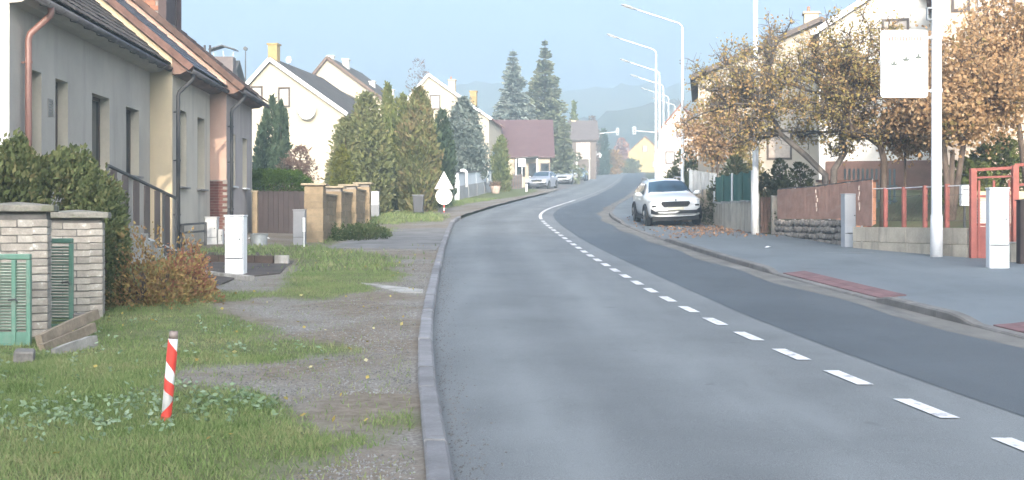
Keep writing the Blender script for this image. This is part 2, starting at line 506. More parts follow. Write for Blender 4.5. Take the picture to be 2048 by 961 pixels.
def pz(x, d):
    """top of the right pavement"""
    e = edge_h(d)
    w = np.clip((x - xr(d)) / 0.8, 0, 1)
    top = 0.108 - 0.07 * np.clip((d - 34) / 2, 0, 1) * np.clip((47.5 - d) / 1.5, 0, 1)
    return zg(d) + e + (top - e) * w * w + np.clip(x - xr(d) - .8, 0, 6) * 0.012
def sstep(t):
    t = np.clip(t, 0, 1); return t * t * (3 - 2 * t)
def bank(x, y):
    """the gardens on the right stand on a bank behind the walls"""
    return 1.25 * sstep((x - xw(y) - .35) / 5.0) * sstep((y - 12) / 8) * sstep((62 - y) / 10)
def gz(x, y):
    return zg(y) - 0.05 + bank(x, y) * (np.asarray(x) > 0)

def grid_sheet(name, m, rows, cols, zfun, smooth=True, parent=None):
    """sheet with one row per distance; cols(d) gives the x positions"""
    X = np.array([cols(d) for d in rows]); Y = np.repeat(np.asarray(rows)[:, None], X.shape[1], 1)
    V = np.stack([X, Y, zfun(X, Y)], -1).reshape(-1, 3)
    nr, nc = X.shape
    i = (np.arange(nr - 1)[:, None] * nc + np.arange(nc - 1)[None]).reshape(-1)
    F = np.stack([i, i + 1, i + nc + 1, i + nc], 1)
    return np_mesh(name, V, F, m, parent, smooth)
def struct(o): o['kind'] = 'structure'; return o

# ground sheet out to the horizon
GROUND = mat('meadow_ground', (0.085, 0.10, 0.045), 0.95, 0.35, .35, 9, .5, 8, stain=(0.12, 0.085, 0.05), stain_scale=(.25, .25, .25), dist=.05)
gx = np.concatenate([[-1600, -700, -300, -150, -80, -55], np.arange(-40, 41, 1.0), [50, 65, 90, 150, 300, 700, 1600]])
gy = np.concatenate([[-420, -200, -100, -50, -25], np.arange(-12, 130, 1.0), np.arange(130, 320, 10), [360, 450, 600, 800, 1000, 1200]])
struct(grid_sheet('ground', GROUND, gy, lambda d: gx, gz))

# carriageway
def asphalt(name, col, patch, rough):
    m, nt, b = _nt(name)
    tc = nt.nodes.new('ShaderNodeTexCoord').outputs['Object']
    c = ramp(nt, noise(nt, tc, .5, 5), [(0.3, sc(col, .82)), (0.7, sc(col, 1.16))])
    c = mix(nt, c, ramp(nt, noise(nt, tc, 160, 2), [(0.3, (.52,) * 3), (0.7, (1.36,) * 3)]), 1.0, 'MULTIPLY')
    mp = nt.nodes.new('ShaderNodeMapping'); mp.inputs['Scale'].default_value = (1.1, .16, 1)
    nt.links.new(tc, mp.inputs['Vector'])
    c = mix(nt, c, patch, ramp(nt, noise(nt, mp.outputs[0], 1.0, 3), [(.47, (0, 0, 0)), (.72, (.75,) * 3)]))
    # hairline cracks and tar seams
    vo = nt.nodes.new('ShaderNodeTexVoronoi'); vo.feature = 'DISTANCE_TO_EDGE'; vo.inputs['Scale'].default_value = .33
    ad = nt.nodes.new('ShaderNodeVectorMath'); ad.operation = 'ADD'
    nn = nt.nodes.new('ShaderNodeTexNoise'); nn.inputs['Scale'].default_value = .9; nn.inputs['Detail'].default_value = 6
    nt.links.new(tc, nn.inputs['Vector']); nt.links.new(tc, ad.inputs[0]); nt.links.new(nn.outputs['Color'], ad.inputs[1]); nt.links.new(ad.outputs[0], vo.inputs['Vector'])
    c = mix(nt, c, sc(col, .6), ramp(nt, vo.outputs['Distance'], [(0.0, (.16,) * 3), (.006, (0, 0, 0))]))
    la = nt.nodes.new('ShaderNodeAttribute'); la.attribute_name = 'lane'     # polished wheel tracks and the oil-darkened strip between them
    wob_ = nt.nodes.new('ShaderNodeMath'); wob_.operation = 'MULTIPLY_ADD'; wob_.inputs[1].default_value = .05
    nt.links.new(noise(nt, tc, .35, 3), wob_.inputs[0]); nt.links.new(la.outputs['Fac'], wob_.inputs[2])
    trk = ramp(nt, wob_.outputs[0], [(.0, (1, 1, 1)), (.06, (.93,) * 3), (.14, (1.10,) * 3), (.22, (.90,) * 3), (.27, (.89,) * 3), (.37, (1.10,) * 3), (.47, (.97,) * 3), (.53, (.97,) * 3), (.66, (1.1,) * 3), (.77, (.9,) * 3), (.88, (1.08,) * 3), (1.0, (.95,) * 3)])
    if name == 'asphalt_worn': c = mix(nt, c, trk, 1.0, 'MULTIPLY')
    # small dark repairs and drips
    c = mix(nt, c, sc(col, .62), ramp(nt, noise(nt, tc, 2.3, 2), [(.70, (0, 0, 0)), (.74, (.55,) * 3)]))
    nt.links.new(c, b.inputs['Base Color'])
    b.inputs['Roughness'].default_value = rough; b.inputs['Specular IOR Level'].default_value = .35
    bp = nt.nodes.new('ShaderNodeBump'); bp.inputs['Strength'].default_value = .5; bp.inputs['Distance'].default_value = .006
    nt.links.new(noise(nt, tc, 120, 3), bp.inputs['Height']); nt.links.new(bp.outputs[0], b.inputs['Normal'])
    return m
ROAD = asphalt('asphalt_worn', (0.150, 0.160, 0.162), (0.178, 0.190, 0.193), 0.72)
DARK = asphalt('asphalt_new_strip', (0.074, 0.086, 0.094), (0.084, 0.097, 0.106), 0.66)
PAVE = asphalt('asphalt_pavement', (0.130, 0.150, 0.163), (0.145, 0.166, 0.18), 0.75)
DUST = mat('dusty_gutter', (0.165, 0.158, 0.145), 0.95, 0.25, 1.2, 60, .5, 80, stain=(0.10, 0.10, 0.10), stain_scale=(3, .6, 1))
rows = np.concatenate([np.arange(-8, 60, .5), np.arange(60, 262, 2.0)])
road = struct(grid_sheet('road', ROAD, rows, lambda d: np.linspace(xl(d), xr(d), 13), lambda X, Y: zg(Y)))
co = np.empty(len(road.data.vertices) * 3, np.float32); road.data.vertices.foreach_get('co', co); co = co.reshape(-1, 3)
att = road.data.attributes.new('lane', 'FLOAT', 'POINT'); att.data.foreach_set('value', ((co[:, 0] - xl(co[:, 1])) / (xr(co[:, 1]) - xl(co[:, 1]))).astype(np.float32))
struct(grid_sheet('new_asphalt_strip', DARK, rows, lambda d: np.linspace(xb(d), xr(d) - .42 - .08 * math.sin(d), 7), lambda X, Y: zg(Y) + .004))
struct(grid_sheet('gutter', DUST, rows, lambda d: np.linspace(xr(d) - .42 - .08 * math.sin(d), xr(d) + .02, 4), lambda X, Y: zg(Y) + .005))

# painted centre line: short dashes, then a solid line round the bend
PAINT = mat('road_paint', (0.62, 0.62, 0.62), 0.7, 0.12, 3, 70, stain=(0.22, 0.22, 0.23), stain_scale=(9, 9, 9), stain_lo=.52, stain_hi=.68)
d0 = 6.80
while d0 < 46.0:
    ds = np.linspace(d0, d0 + .78, 4)
    grid_sheet('lane_dash', PAINT, ds, lambda d: np.array([xc(d) - .068, xc(d) + .068]), lambda X, Y: zg(Y) + .008, False, road)
    d0 += 1.462
grid_sheet('centre_line', PAINT, np.concatenate([np.arange(46.8, 70, .5), [70.0]]), lambda d: np.array([xc(d) - .06, xc(d) + .06]), lambda X, Y: zg(Y) + .009, False, road)

WORN = mat('worn_road_paint', (0.24, 0.24, 0.245), 0.7, 0.2, 3, 70)
grid_sheet('centre_line', WORN, np.arange(70.2, 236, 2), lambda d: np.array([xc(d) - .06, xc(d) + .06]), lambda X, Y: zg(Y) + .009, False, road)

# left kerb, one stone after another
lk = struct(bpy.data.objects.new('kerb_left', None)); COL.objects.link(lk)
for i in range(46):
    a, b_ = 1.0 + i * 1.0, 1.0 + i * 1.0 + .975
    m = MB(); n = 4
    lift = random.uniform(-.008, .008)
    for q in np.linspace(a, b_, n):
        x1 = float(xl(q)) + random.uniform(-.004, .004); x0 = x1 - .145; z = zf(q)
        h = .105 + lift
        m.v += [(x0, q, z - .08), (x0, q, z + h), (x0 + .015, q, z + h + .012), (x1 - .025, q, z + h + .010), (x1 - .004, q, z + h - .018), (x1, q, z - .08)]
    for j in range(n - 1):
        for k in range(5):
            m.f.append((j * 6 + k, j * 6 + k + 1, j * 6 + 6 + k + 1, j * 6 + 6 + k))
    m.f += [tuple(range(5, -1, -1)), tuple(range((n - 1) * 6, n * 6))]
    m.build('kerb_stone', KERB, lk)

# right pavement with its kerb stones, dropped kerbs and red pavers
pave = struct(grid_sheet('pavement', PAVE, np.concatenate([np.arange(4, 60, .4), np.arange(60, 150, 2)]), lambda d: np.linspace(xr(d) + .14, xw(d) + .3, 12), pz))
rk = struct(bpy.data.objects.new('kerb_right', None)); COL.objects.link(rk)
q = 6.0
while q < 75:
    n = 4; m = MB()
    for t in np.linspace(q, q + .985, n):
        x0 = float(xr(t)); x1 = x0 + .15; z = zf(t); h = float(edge_h(t)) + .006
        m.v += [(x0, t, z - .08), (x0 + .01, t, z + h - .02), (x0 + .03, t, z + h), (x1 - .004, t, z + h + .004), (x1, t, z - .08)]
    for j in range(n - 1):
        for k in range(4):
            m.f.append((j * 5 + k, j * 5 + 5 + k, j * 5 + 5 + k + 1, j * 5 + k + 1))
    m.f += [tuple(range(5)), tuple(range(n * 5 - 1, (n - 1) * 5 - 1, -1))]
    m.build('kerb_stone', KERB_DARK, rk)
    q += 1.0
PAVER = mat('red_paver', (0.19, 0.108, 0.11), 0.85, 0.2, 5, 60, .3, 60, each=.25)
pm = box_mesh('paver', .197, .197, .03, PAVER, 0, .003)
for a, b_ in ((11.9, 13.8), (17.4, 22.0)):
    t = a
    while t < b_:
        for c in range(2):
            x = float(xr(t)) + .26 + c * .2
            piece('paver', pm, pave, (x, t, float(pz(x, t)) + .004), (math.atan(.012 + .00088 * t), -math.atan(float(pz(x + .1, t) - pz(x - .1, t)) / .2), .045))
        t += .2
MARK = mat('pale_paint_mark', (0.34, 0.34, 0.33), 0.8, .2, 4, 40)
a, b_ = gp(1648, 517), gp(1742, 518)
m = MB()
m.poly((a.x, a.y - .12, float(pz(a.x, a.y)) + .006), (b_.x, b_.y - .25, float(pz(b_.x, b_.y)) + .006), (b_.x, b_.y - .13, float(pz(b_.x, b_.y)) + .006), (a.x, a.y, float(pz(a.x, a.y)) + .006))
m.build('painted_line', MARK, pave)

# left verge: gravel, bare soil and worn grass
def wpoly(*pp): return [tuple(gp(x, y))[:2] for x, y in pp]
GRASS = [wpoly((-400, 1150), (560, 1150), (600, 961), (650, 905), (690, 888), (772, 893), (775, 906), (700, 914), (600, 862), (548, 832), (480, 803), (300, 790), (285, 772), (400, 748), (560, 742), (640, 735), (692, 716), (692, 702), (610, 700), (520, 690), (540, 672), (440, 652), (425, 618), (520, 604), (640, 606), (740, 592), (735, 577), (805, 572), (788, 548), (802, 522), (720, 508), (640, 498), (420, 500), (330, 520), (100, 600), (-400, 640)),
         wpoly((775, 852), (843, 848), (843, 882), (775, 874)), wpoly((640, 500), (690, 482), (785, 474), (790, 462), (640, 452)),
         wpoly((700, 452), (790, 452), (880, 447), (895, 436), (850, 426), (740, 428)), wpoly((880, 422), (960, 406), (1048, 394), (1075, 384), (1060, 372), (985, 378), (900, 402))]
BARE = [wpoly((355, 772), (495, 768), (490, 752), (380, 755)), wpoly((400, 592), (560, 592), (600, 528), (400, 528))]
verge_rows = np.concatenate([np.arange(2, 30, .16), np.arange(30, 95, .5)])
def vcols(d):
    e = float(xl(d)) - .125
    return np.concatenate([np.linspace(-11 - d * .05, e - 6, 8)[:-1], np.linspace(e - 6, e, 44)])
def vmask(X, Y):
    s = np.zeros(len(X))
    for k in range(9):
        ox, oy = .14 * math.cos(k * .7) * (k > 0), (.05 + .012 * Y) * math.sin(k * .7) * (k > 0)
        h = np.zeros(len(X), bool)
        for p in GRASS: h |= inside(p, X + ox + .12 * np.sin(Y * 3.3 + X * 5), Y + oy + .12 * np.sin(X * 4.1))
        for p in BARE: h &= ~inside(p, X + ox, Y + oy)
        s += h
    return s / 9
m, nt, b = _nt('verge_soil')
tc = nt.nodes.new('ShaderNodeTexCoord').outputs['Object']
at_ = nt.nodes.new('ShaderNodeAttribute'); at_.attribute_name = 'cover'
grav = ramp(nt, noise(nt, tc, 38, 3, .7), [(.25, (.11, .10, .088)), (.5, (.20, .187, .168)), (.72, (.33, .315, .295))])
soil = ramp(nt, noise(nt, tc, 9, 5, .7), [(.3, (.11, .088, .066)), (.7, (.235, .20, .16))])
base = mix(nt, grav, soil, ramp(nt, noise(nt, tc, .8, 4), [(.40, (0, 0, 0)), (.58, (1, 1, 1))]))
grs = ramp(nt, noise(nt, tc, 7, 5, .7), [(.3, (.075, .09, .035)), (.7, (.15, .165, .07))])
nt.links.new(mix(nt, base, grs, at_.outputs['Fac']), b.inputs['Base Color'])
b.inputs['Roughness'].default_value = .95; b.inputs['Specular IOR Level'].default_value = .2
bp = nt.nodes.new('ShaderNodeBump'); bp.inputs['Strength'].default_value = .9; bp.inputs['Distance'].default_value = .02
nt.links.new(noise(nt, tc, 26, 5, .7), bp.inputs['Height']); nt.links.new(bp.outputs[0], b.inputs['Normal'])
verge = struct(grid_sheet('verge', m, verge_rows, vcols, vz))
co = np.empty(len(verge.data.vertices) * 3, np.float32); verge.data.vertices.foreach_get('co', co); co = co.reshape(-1, 3)
att = verge.data.attributes.new('cover', 'FLOAT', 'POINT'); att.data.foreach_set('value', vmask(co[:, 0], co[:, 1]).astype(np.float32))

DRIVE = mat('worn_drive', (0.175, 0.17, 0.165), 0.9, .25, 1.2, 40, .5, 50, stain=(.09, .085, .075), stain_scale=(.8, .8, .8))
def drape(name, pp, m, lift, zfun=vz):
    P = wpoly(*pp); mb = MB(); out = []
    for i, p in enumerate(P):
        q = P[(i + 1) % len(P)]
        for k in range(6):
            u = k / 6; x = p[0] + (q[0] - p[0]) * u; y = p[1] + (q[1] - p[1]) * u
            out.append((x, y, float(zg(y)) + .07 + lift))
    mb.prism([(x, y, z - .12) for x, y, z in out], (0, 0, .12))
    return mb.build(name, m)
struct(drape('driveway', [(655, 503), (872, 508), (903, 462), (780, 464), (715, 482)], DRIVE, .024))
struct(drape('concrete_strip', [(722, 578), (846, 592), (846, 599), (800, 598), (760, 588)], CONC, .03))
struct(drape('garden_path', [(398, 600), (470, 565), (560, 555), (600, 520), (560, 512), (410, 512)], mat('dark_soil_path', (.075, .062, .055), .9, .3, 2, 30, .5, 30), .012))  # path in one dark brown tone

# grass blades and broad-leaved weeds
def blades(name, label, pts, h, m, wide=.012):
    n = len(pts)
    P = np.stack([pts[:, 0], pts[:, 1], vz(pts[:, 0], pts[:, 1]) - .004], 1)
    a = rng.uniform(0, 6.283, n); H = h * rng.uniform(.45, 1.5, n)
    w = wide * rng.uniform(.7, 1.5, n)
    side = np.stack([np.cos(a), np.sin(a), np.zeros(n)], 1) * w[:, None]
    lean = np.stack([rng.normal(0, .45, n) * H, rng.normal(0, .45, n) * H, H], 1)
    V = np.stack([P - side, P + side, P + lean * .6 + side * .55, P + lean], 1).reshape(-1, 3)
    F = np.arange(4 * n).reshape(n, 4)
    return tag(np_mesh(name, V, F, m), label, 'grass', kind='stuff')
gm = leaf_mat('grass_blades', [(.085, .125, .042), (.14, .20, .072), (.18, .235, .096), (.225, .25, .12), (.29, .265, .15)], .3, 1.1)
cand = []
for n, (y0, y1), (x0, x1) in ((230000, (5.5, 11), (-6, -.3)), (170000, (11, 22), (-10, -1)), (70000, (22, 70), (-9.5, 1))):
    X = rng.uniform(x0, x1, n); Y = rng.uniform(y0, y1, n)
    k = vmask(X, Y) * (0.55 + .45 * np.sin(X * 2.3 + np.sin(Y * 1.7) * 2) * np.sin(Y * 2.9 + X)) + .02 * (Y < 30)
    keep = (rng.uniform(0, 1, n) < k * 1.2) & (X < xl(Y) - .2) & (X > (-1.05 - .445 * Y))
    cand.append(np.stack([X, Y], 1)[keep])
near, mid, far = cand
blades('grass', 'short green grass on the left verge', np.concatenate([near, mid]), .034, gm, .0042)
blades('grass', 'thin grass along the far roadside', far, .08, gm, .014)
wm = leaf_mat('weed_leaves', [(.12, .18, .085), (.19, .26, .16), (.27, .34, .25)], .2, 2.0)
X = np.concatenate([rng.normal(-2.9, .5, 110), rng.normal(-1.9, .35, 80), rng.uniform(-5, -1.5, 160)]); Y = np.concatenate([rng.normal(7.9, .35, 110), rng.normal(8.4, .25, 80), rng.uniform(7, 14, 160)])
k = vmask(X, Y) > .6; X, Y = X[k], Y[k]
P = np.repeat(np.stack([X, Y, vz(X, Y) + .03], 1), 5, 0) + rng.normal(0, .025, (len(X) * 5, 3))
V, F = leaf_quads(P, rng.normal(size=P.shape) * [1, 1, .45], .045 * rng.uniform(.6, 1.4, len(P)), .026)
tag(np_mesh('weeds', V, F, wm), 'pale broad-leaved weeds among the grass near the striped post', 'weeds', kind='stuff')

# loose gravel
def stones(name, label, X, Y, Z, s, m, cat):
    n = len(X)
    O = np.array([[1, 0, 0], [-1, 0, 0], [0, 1, 0], [0, -1, 0], [0, 0, .7], [0, 0, -.7]], float)
    V = O[None] * (s * rng.uniform(.5, 1.6, n))[:, None, None] * rng.uniform(.6, 1.3, (n, 6, 3))
    a = rng.uniform(0, 6.28, n); c, q = np.cos(a), np.sin(a)
    V = np.stack([V[..., 0] * c[:, None] - V[..., 1] * q[:, None], V[..., 0] * q[:, None] + V[..., 1] * c[:, None], V[..., 2]], -1)
    V += np.stack([X, Y, Z], 1)[:, None]
    T = np.array([[0, 2, 4], [2, 1, 4], [1, 3, 4], [3, 0, 4], [2, 0, 5], [1, 2, 5], [3, 1, 5], [0, 3, 5]])
    F = (np.arange(n)[:, None, None] * 6 + T[None]).reshape(-1, 3)
    return tag(np_mesh(name, V.reshape(-1, 3), F, m), label, cat, kind='stuff')
n = 22000
Y = 5.5 + 30 * rng.uniform(0, 1, n) ** 1.6
X = xl(Y) - .2 - np.abs(rng.normal(.55, .85, n))
k = (vmask(X, Y) < .3) & (np.sin(X * 1.9 + Y * .8) + np.sin(Y * 1.3 - X) > -.9)
stones('gravel', 'loose grey gravel along the left kerb', X[k], Y[k], vz(X[k], Y[k]) + .003, .0075, leaf_mat('gravel_stones', [(.10, .098, .095), (.16, .155, .15), (.22, .215, .21), (.31, .31, .31)], 0.0, 1.5), 'gravel')
# grit swept against the kerb on the carriageway
n = 1500
Y = 5.5 + 22 * rng.uniform(0, 1, n) ** 1.4; X = xl(Y) + np.abs(rng.normal(0, .13, n)) + .02
stones('grit', 'fine grit swept against the left kerb on the road', X, Y, zg(Y) + .003, .006, leaf_mat('road_grit', [(.11, .11, .11), (.15, .145, .14), (.20, .19, .175)], 0.0, 1.5), 'gravel')
# fallen leaves
def litter(name, label, X, Y, Z, m, s):
    P = np.stack([X, Y, Z], 1)
    V, F = leaf_quads(P, rng.normal(size=P.shape) * [1, 1, .25], s * rng.uniform(.6, 1.4, len(P)), s * .7)
    return tag(np_mesh(name, V, F, m), label, 'leaves', kind='stuff')
LITTER = leaf_mat('fallen_leaves', [(.10, .07, .05), (.17, .11, .08), (.24, .15, .10), (.32, .21, .13)], .1, 1.0)
n = 900
X = np.concatenate([rng.normal(6.5, .7, n // 2), rng.uniform(4.2, 7.6, n // 2)]); Y = np.concatenate([rng.normal(38.5, 1.3, n // 2), rng.uniform(33, 47, n // 2)])
k = X < xw(Y) - .05; X, Y = X[k], Y[k]
litter('fallen_leaves', 'orange fallen leaves on the drive by the parked white car', X, Y, pz(X, Y) + .03, LITTER, .085)
n = 260
X = rng.uniform(-5.5, 2, n); Y = rng.uniform(6.5, 30, n); k = X < xl(Y) - .2
litter('fallen_leaves', 'a few scattered leaves on the left verge', X[k], Y[k], vz(X[k], Y[k]) + .03, leaf_mat('yellow_litter', [(.2, .12, .05), (.4, .33, .1), (.5, .5, .38)], .1, 1), .05)

# wooded hills: the blue ridges ahead, and an unseen ridge added behind the viewer to shade the near street
HILL = mat('wooded_hillside', (0.05, 0.062, 0.042), 0.95, .4, .03, .25, .6, .3, dist=3.0, stain=(.10, .075, .045), stain_scale=(.02, .02, .02))
def ridge(name, prof, dist, depth, foot, jag, seed, step):
    """hill with a ragged line of tree tops: prof lists (x, top height)"""
    g = np.random.default_rng(seed)
    xs = np.arange(prof[0][0], prof[-1][0] + step, step)
    top = np.interp(xs, [p[0] for p in prof], [p[1] for p in prof])
    tn = np.interp(np.arange(len(xs)), np.arange(0, len(xs) + 6, 6), g.normal(0, jag * .8, len(xs) // 6 + 2)[:len(np.arange(0, len(xs) + 6, 6))]) if len(xs) > 12 else 0
    rows_ = []
    for k, (f, hh) in enumerate([(0, 0), (.25, .45), (.42, .8), (.5, 1.0), (.6, .85), (1, 0)]):
        yy = dist + (f - .5) * depth
        j = g.normal(0, jag, len(xs)) * (1 if k == 3 else .7)
        zz = foot + (top + (tn if k == 3 else 0) - foot) * hh + (j if 0 < hh else 0)
        rows_.append(np.stack([xs, np.full(len(xs), yy) + g.normal(0, step * .2, len(xs)), zz], 1))
    V = np.concatenate(rows_); nc = len(xs); nr = len(rows_)
    i = (np.arange(nr - 1)[:, None] * nc + np.arange(nc - 1)[None]).reshape(-1)
    return struct(np_mesh(name, V, np.stack([i, i + 1, i + nc + 1, i + nc], 1), HILL))
def sky_line(d, pp): return [(xat(x, d), zat(y, d)) for x, y in pp]
ridge('hills', sky_line(700, [(-900, 260), (200, 215), (650, 188), (860, 178), (1000, 168), (1130, 182), (1240, 176), (1400, 168), (1700, 190), (2900, 240)]), 700, 320, 24, 1.2, 3, 5)
ridge('hills', sky_line(430, [(700, 330), (1000, 290), (1110, 252), (1170, 232), (1240, 206), (1310, 194), (1420, 205), (1650, 235), (2200, 300)]), 430, 150, 16, 1.1, 4, 4)
TS = math.tan(R(SUN_ELEV))
RY = -170
def shade(x, dend): return (x + 7, zf(dend) + (dend - RY) * TS)
ridge('hills', [(-420, 18), (-140, 44)] + [shade(-40, 32), shade(-12, 30), shade(-6, 31), shade(-3, 40), shade(2.5, 42), shade(4, 35), shade(9, 31), shade(20, 30), shade(45, 30)] + [(160, 44), (420, 20)], RY, 120, -6, .5, 5, 2.5)  # added out-of-view ridge, crest shaped so its shadow ends along the near street
# ------------------------------------------------------------------ houses of the left row
def wall_holes(mb, y0, y1, z0, z1, holes, depth):
    """street wall in the plane x = 0 with real openings and reveals running back to x = -depth"""
    ys = sorted({y0, y1, *[h[0] for h in holes], *[h[1] for h in holes]})
    zs = sorted({z0, z1, *[h[2] for h in holes], *[h[3] for h in holes]})
    for a, b in zip(ys, ys[1:]):
        for c, d in zip(zs, zs[1:]):
            my, mz = (a + b) / 2, (c + d) / 2
            if any(h[0] < my < h[1] and h[2] < mz < h[3] for h in holes): continue
            mb.poly((0, a, c), (0, b, c), (0, b, d), (0, a, d))
def ring(mb, x, y0, y1, z0, z1, w, t):
    """rectangular frame in a plane of constant x"""
    mb.box(x - t, x, y0, y0 + w, z0, z1); mb.box(x - t, x, y1 - w, y1, z0, z1)
    mb.box(x - t, x, y0 + w, y1 - w, z0, z0 + w); mb.box(x - t, x, y0 + w, y1 - w, z1 - w, z1)
ROWDIR = -0.052
def row_house(name, label, D0, D1, X0, ze, wins, M, pitch=40, depth=9.0, tiles=(.32, .36), pipe=None, front_sill=True):
    """ze: height of the gutter; wins: (left px, right px, sill z, head z) seen along the wall; M: materials by part"""
    z0 = zf(D0)
    t = thing(name, label, 'house', (X0, D0, z0), -math.atan(ROWDIR))
    L = (D1 - D0) * 1.0013
    tp = math.tan(R(pitch)); cp, sp = math.cos(R(pitch)), math.sin(R(pitch))
    ze -= z0
    ov = .38
    hw = ze + ov * tp                                     # wall height under the roof
    loc = lambda px: ((X0 - ROWDIR * D0) / ((px - 1024) / FPX - ROWDIR) - D0) * 1.0013
    holes = [(loc(a), loc(b), c - z0, d - z0) for a, b, c, d in wins]
    fw = MB(); wall_holes(fw, 0, L, -.4, hw, holes, .27)
    fw.build('street_wall', M['front'], t)
    def reveal(a, b, c, d, w):
        rv = MB(); rv.poly((-.002, a, c), (-.27, a, c), (-.27, a, d), (-.002, a, d)); rv.poly((-.002, b, c), (-.002, b, d), (-.27, b, d), (-.27, b, c)); rv.poly((-.002, a, d), (-.27, a, d), (-.27, b, d), (-.002, b, d)); rv.poly((-.002, a, c), (-.002, b, c), (-.27, b, c), (-.27, a, c))
        rv.build('reveal', MATS['cream_reveal'], w)
    gw = MB(); hr = hw + depth / 2 * tp
    for y, s in ((0, 1), (L, -1)):
        P = [(-.001, y, -.4), (-.001, y, hw - .02), (-depth / 2, y, hr - .02), (-depth, y, hw - .02), (-depth, y, -.4)]
        gw.poly(*(P if s > 0 else P[::-1]))
    gw.poly((-depth, 0, -.4), (-depth, 0, hw), (-depth, L, hw), (-depth, L, -.4))
    gw.build('gable_wall', M['gable'], t)
    for k, (a, b, c, d) in enumerate(holes):
        f = MB(); ring(f, -.19, a, b, c, d, .07, .06)
        if b - a > .8: f.box(-.245, -.192, (a + b) / 2 - .035, (a + b) / 2 + .035, c + .07, d - .07)
        w = f.build('window', M['frame'], t, bevel=.006)
        g = MB(); g.box(-.232, -.222, a + .06, b - .06, c + .06, d - .06); g.build('pane', GLASS, w)
        reveal(a, b, c, d, w)
        if front_sill:
            s = MB(); s.box(-.19, .10, a - .06, b + .06, c - .05, c - .004); s.build('sill', M['sill'], w, bevel=.008)
        # the rooms behind: curtain
        q = MB()
        for j in range(6):
            yy = a + .05 + (b - a - .1) * j / 6
            q.box(-.33 - .02 * (j % 2), -.31 - .02 * (j % 2), yy, yy + (b - a - .1) / 6, c, d)
        q.build('curtain', MATS['net_curtain'], w)
    # roof: two slabs, tiles laid on the street slope
    xe, zee = ov, ze
    rf = MB()
    th = .14
    for sx in (1, -1):
        cx = -depth / 2
        e = (cx + sx * (depth / 2 + ov))
        prof = [(e, -.12, zee), (cx, -.12, hr + 0.0), (cx, -.12, hr + th), (e, -.12, zee + th * .8)]
        rf.prism(prof if sx > 0 else prof[::-1], (0, L + .24, 0))
    roof = rf.build('roof', M['roof'], t)
    tw, tl = tiles
    tm = MB()
    n = 5
    top = [(-tl * .5, -tw / 2 + tw * i / n, .022 + .016 * math.sin(math.pi * i / n)) for i in range(n + 1)] + [(tl * .62, -tw / 2 + tw * i / n, .030 + .016 * math.sin(math.pi * i / n)) for i in range(n + 1)]
    tm.v = top + [(x, y, z - .022) for x, y, z in top]
    for i in range(n):
        tm.f.append((i, n + 1 + i, n + 2 + i, i + 1))
        tm.f.append((n + 1 + i, 3 * n + 3 + i, 3 * n + 4 + i, n + 2 + i))
    tm.f += [(0, 2 * n + 2, 3 * n + 3, n + 1), (n, 2 * n + 1, 4 * n + 3, 3 * n + 2)]
    me = bpy.data.meshes.new('tile'); me.from_pydata(tm.v, [], tm.f); me.materials.append(M['tile']); me.update()
    ncol = int((L + .2) / (tw * .97)); nrow = int((depth / 2 + ov) / cp / tl)
    rest = MB(); cnt = 0
    for r_ in range(nrow):
        u = .05 + tl * (r_ + .5)
        for c_ in range(ncol):
            y = -.1 + tw * .5 + c_ * (L + .2 - tw) / max(1, ncol - 1)
            lc = (xe - u * cp + .115 * sp, y, zee + u * sp + .115 * cp)
            if cnt < 290:
                piece('tile', me, roof, (lc[0] + random.uniform(-.006, .006), lc[1] + random.uniform(-.004, .004), lc[2] + random.uniform(0, .006)), (0, R(pitch - 2.5), random.uniform(-.01, .01)))
                cnt += 1
            else:
                mt = Matrix.Rotation(R(pitch - 2.5), 3, 'Y'); k = len(rest.v)
                rest.v += [tuple(mt @ Vector(v) + Vector(lc)) for v in tm.v]; rest.f += [tuple(i + k for i in f) for f in tm.f]
    if rest.v: rest.build('upper_tiles', M['tile'], roof)['kind'] = 'stuff'
    vm = box_mesh('verge_tile', .36, .2, .16, M['verge'], .004, .02)
    k = 0
    while k * .34 < (depth / 2 + ov) / cp:
        u = .12 + k * .34
        piece('verge_tile', vm, roof, (xe - u * cp + .10 * sp, -.13, zee + u * sp + .10 * cp), (0, R(pitch - 2), 0)); k += 1
    # gutter (open half pipe) and eaves board
    gt = MB(); gr = .085
    pr = [(xe + .07 + gr * math.cos(a), -.14, zee + .02 + gr * math.sin(a)) for a in np.linspace(math.pi, 2 * math.pi, 9)]
    pr += [(xe + .07 + (gr - .012) * math.cos(a), -.14, zee + .02 + (gr - .012) * math.sin(a)) for a in np.linspace(2 * math.pi, math.pi, 9)]
    gt.prism(pr, (0, L + .28, 0))
    gutter = gt.build('gutter', M['gutter'], t, True)
    for j in range(int(L / .8)):
        b = MB(); b.tube([(xe - .03, .4 + j * .8, zee + .06), (xe - .025, .4 + j * .8, zee - .055), (xe + .07, .4 + j * .8, zee - .08), (xe + .165, .4 + j * .8, zee - .02)], .012, 5); b.build('gutter_bracket', M['gutter'], gutter)
    eb = MB(); eb.prism([(.004, -.05, hw - .42), (ov * .55, -.05, hw - .40), (ov * .95, -.05, ze + .0), (ov * .95, -.05, ze + .01), (.004, -.05, hw - .01)], (0, L + .1, 0)); eb.build('eaves_board', M['eaves'], t)
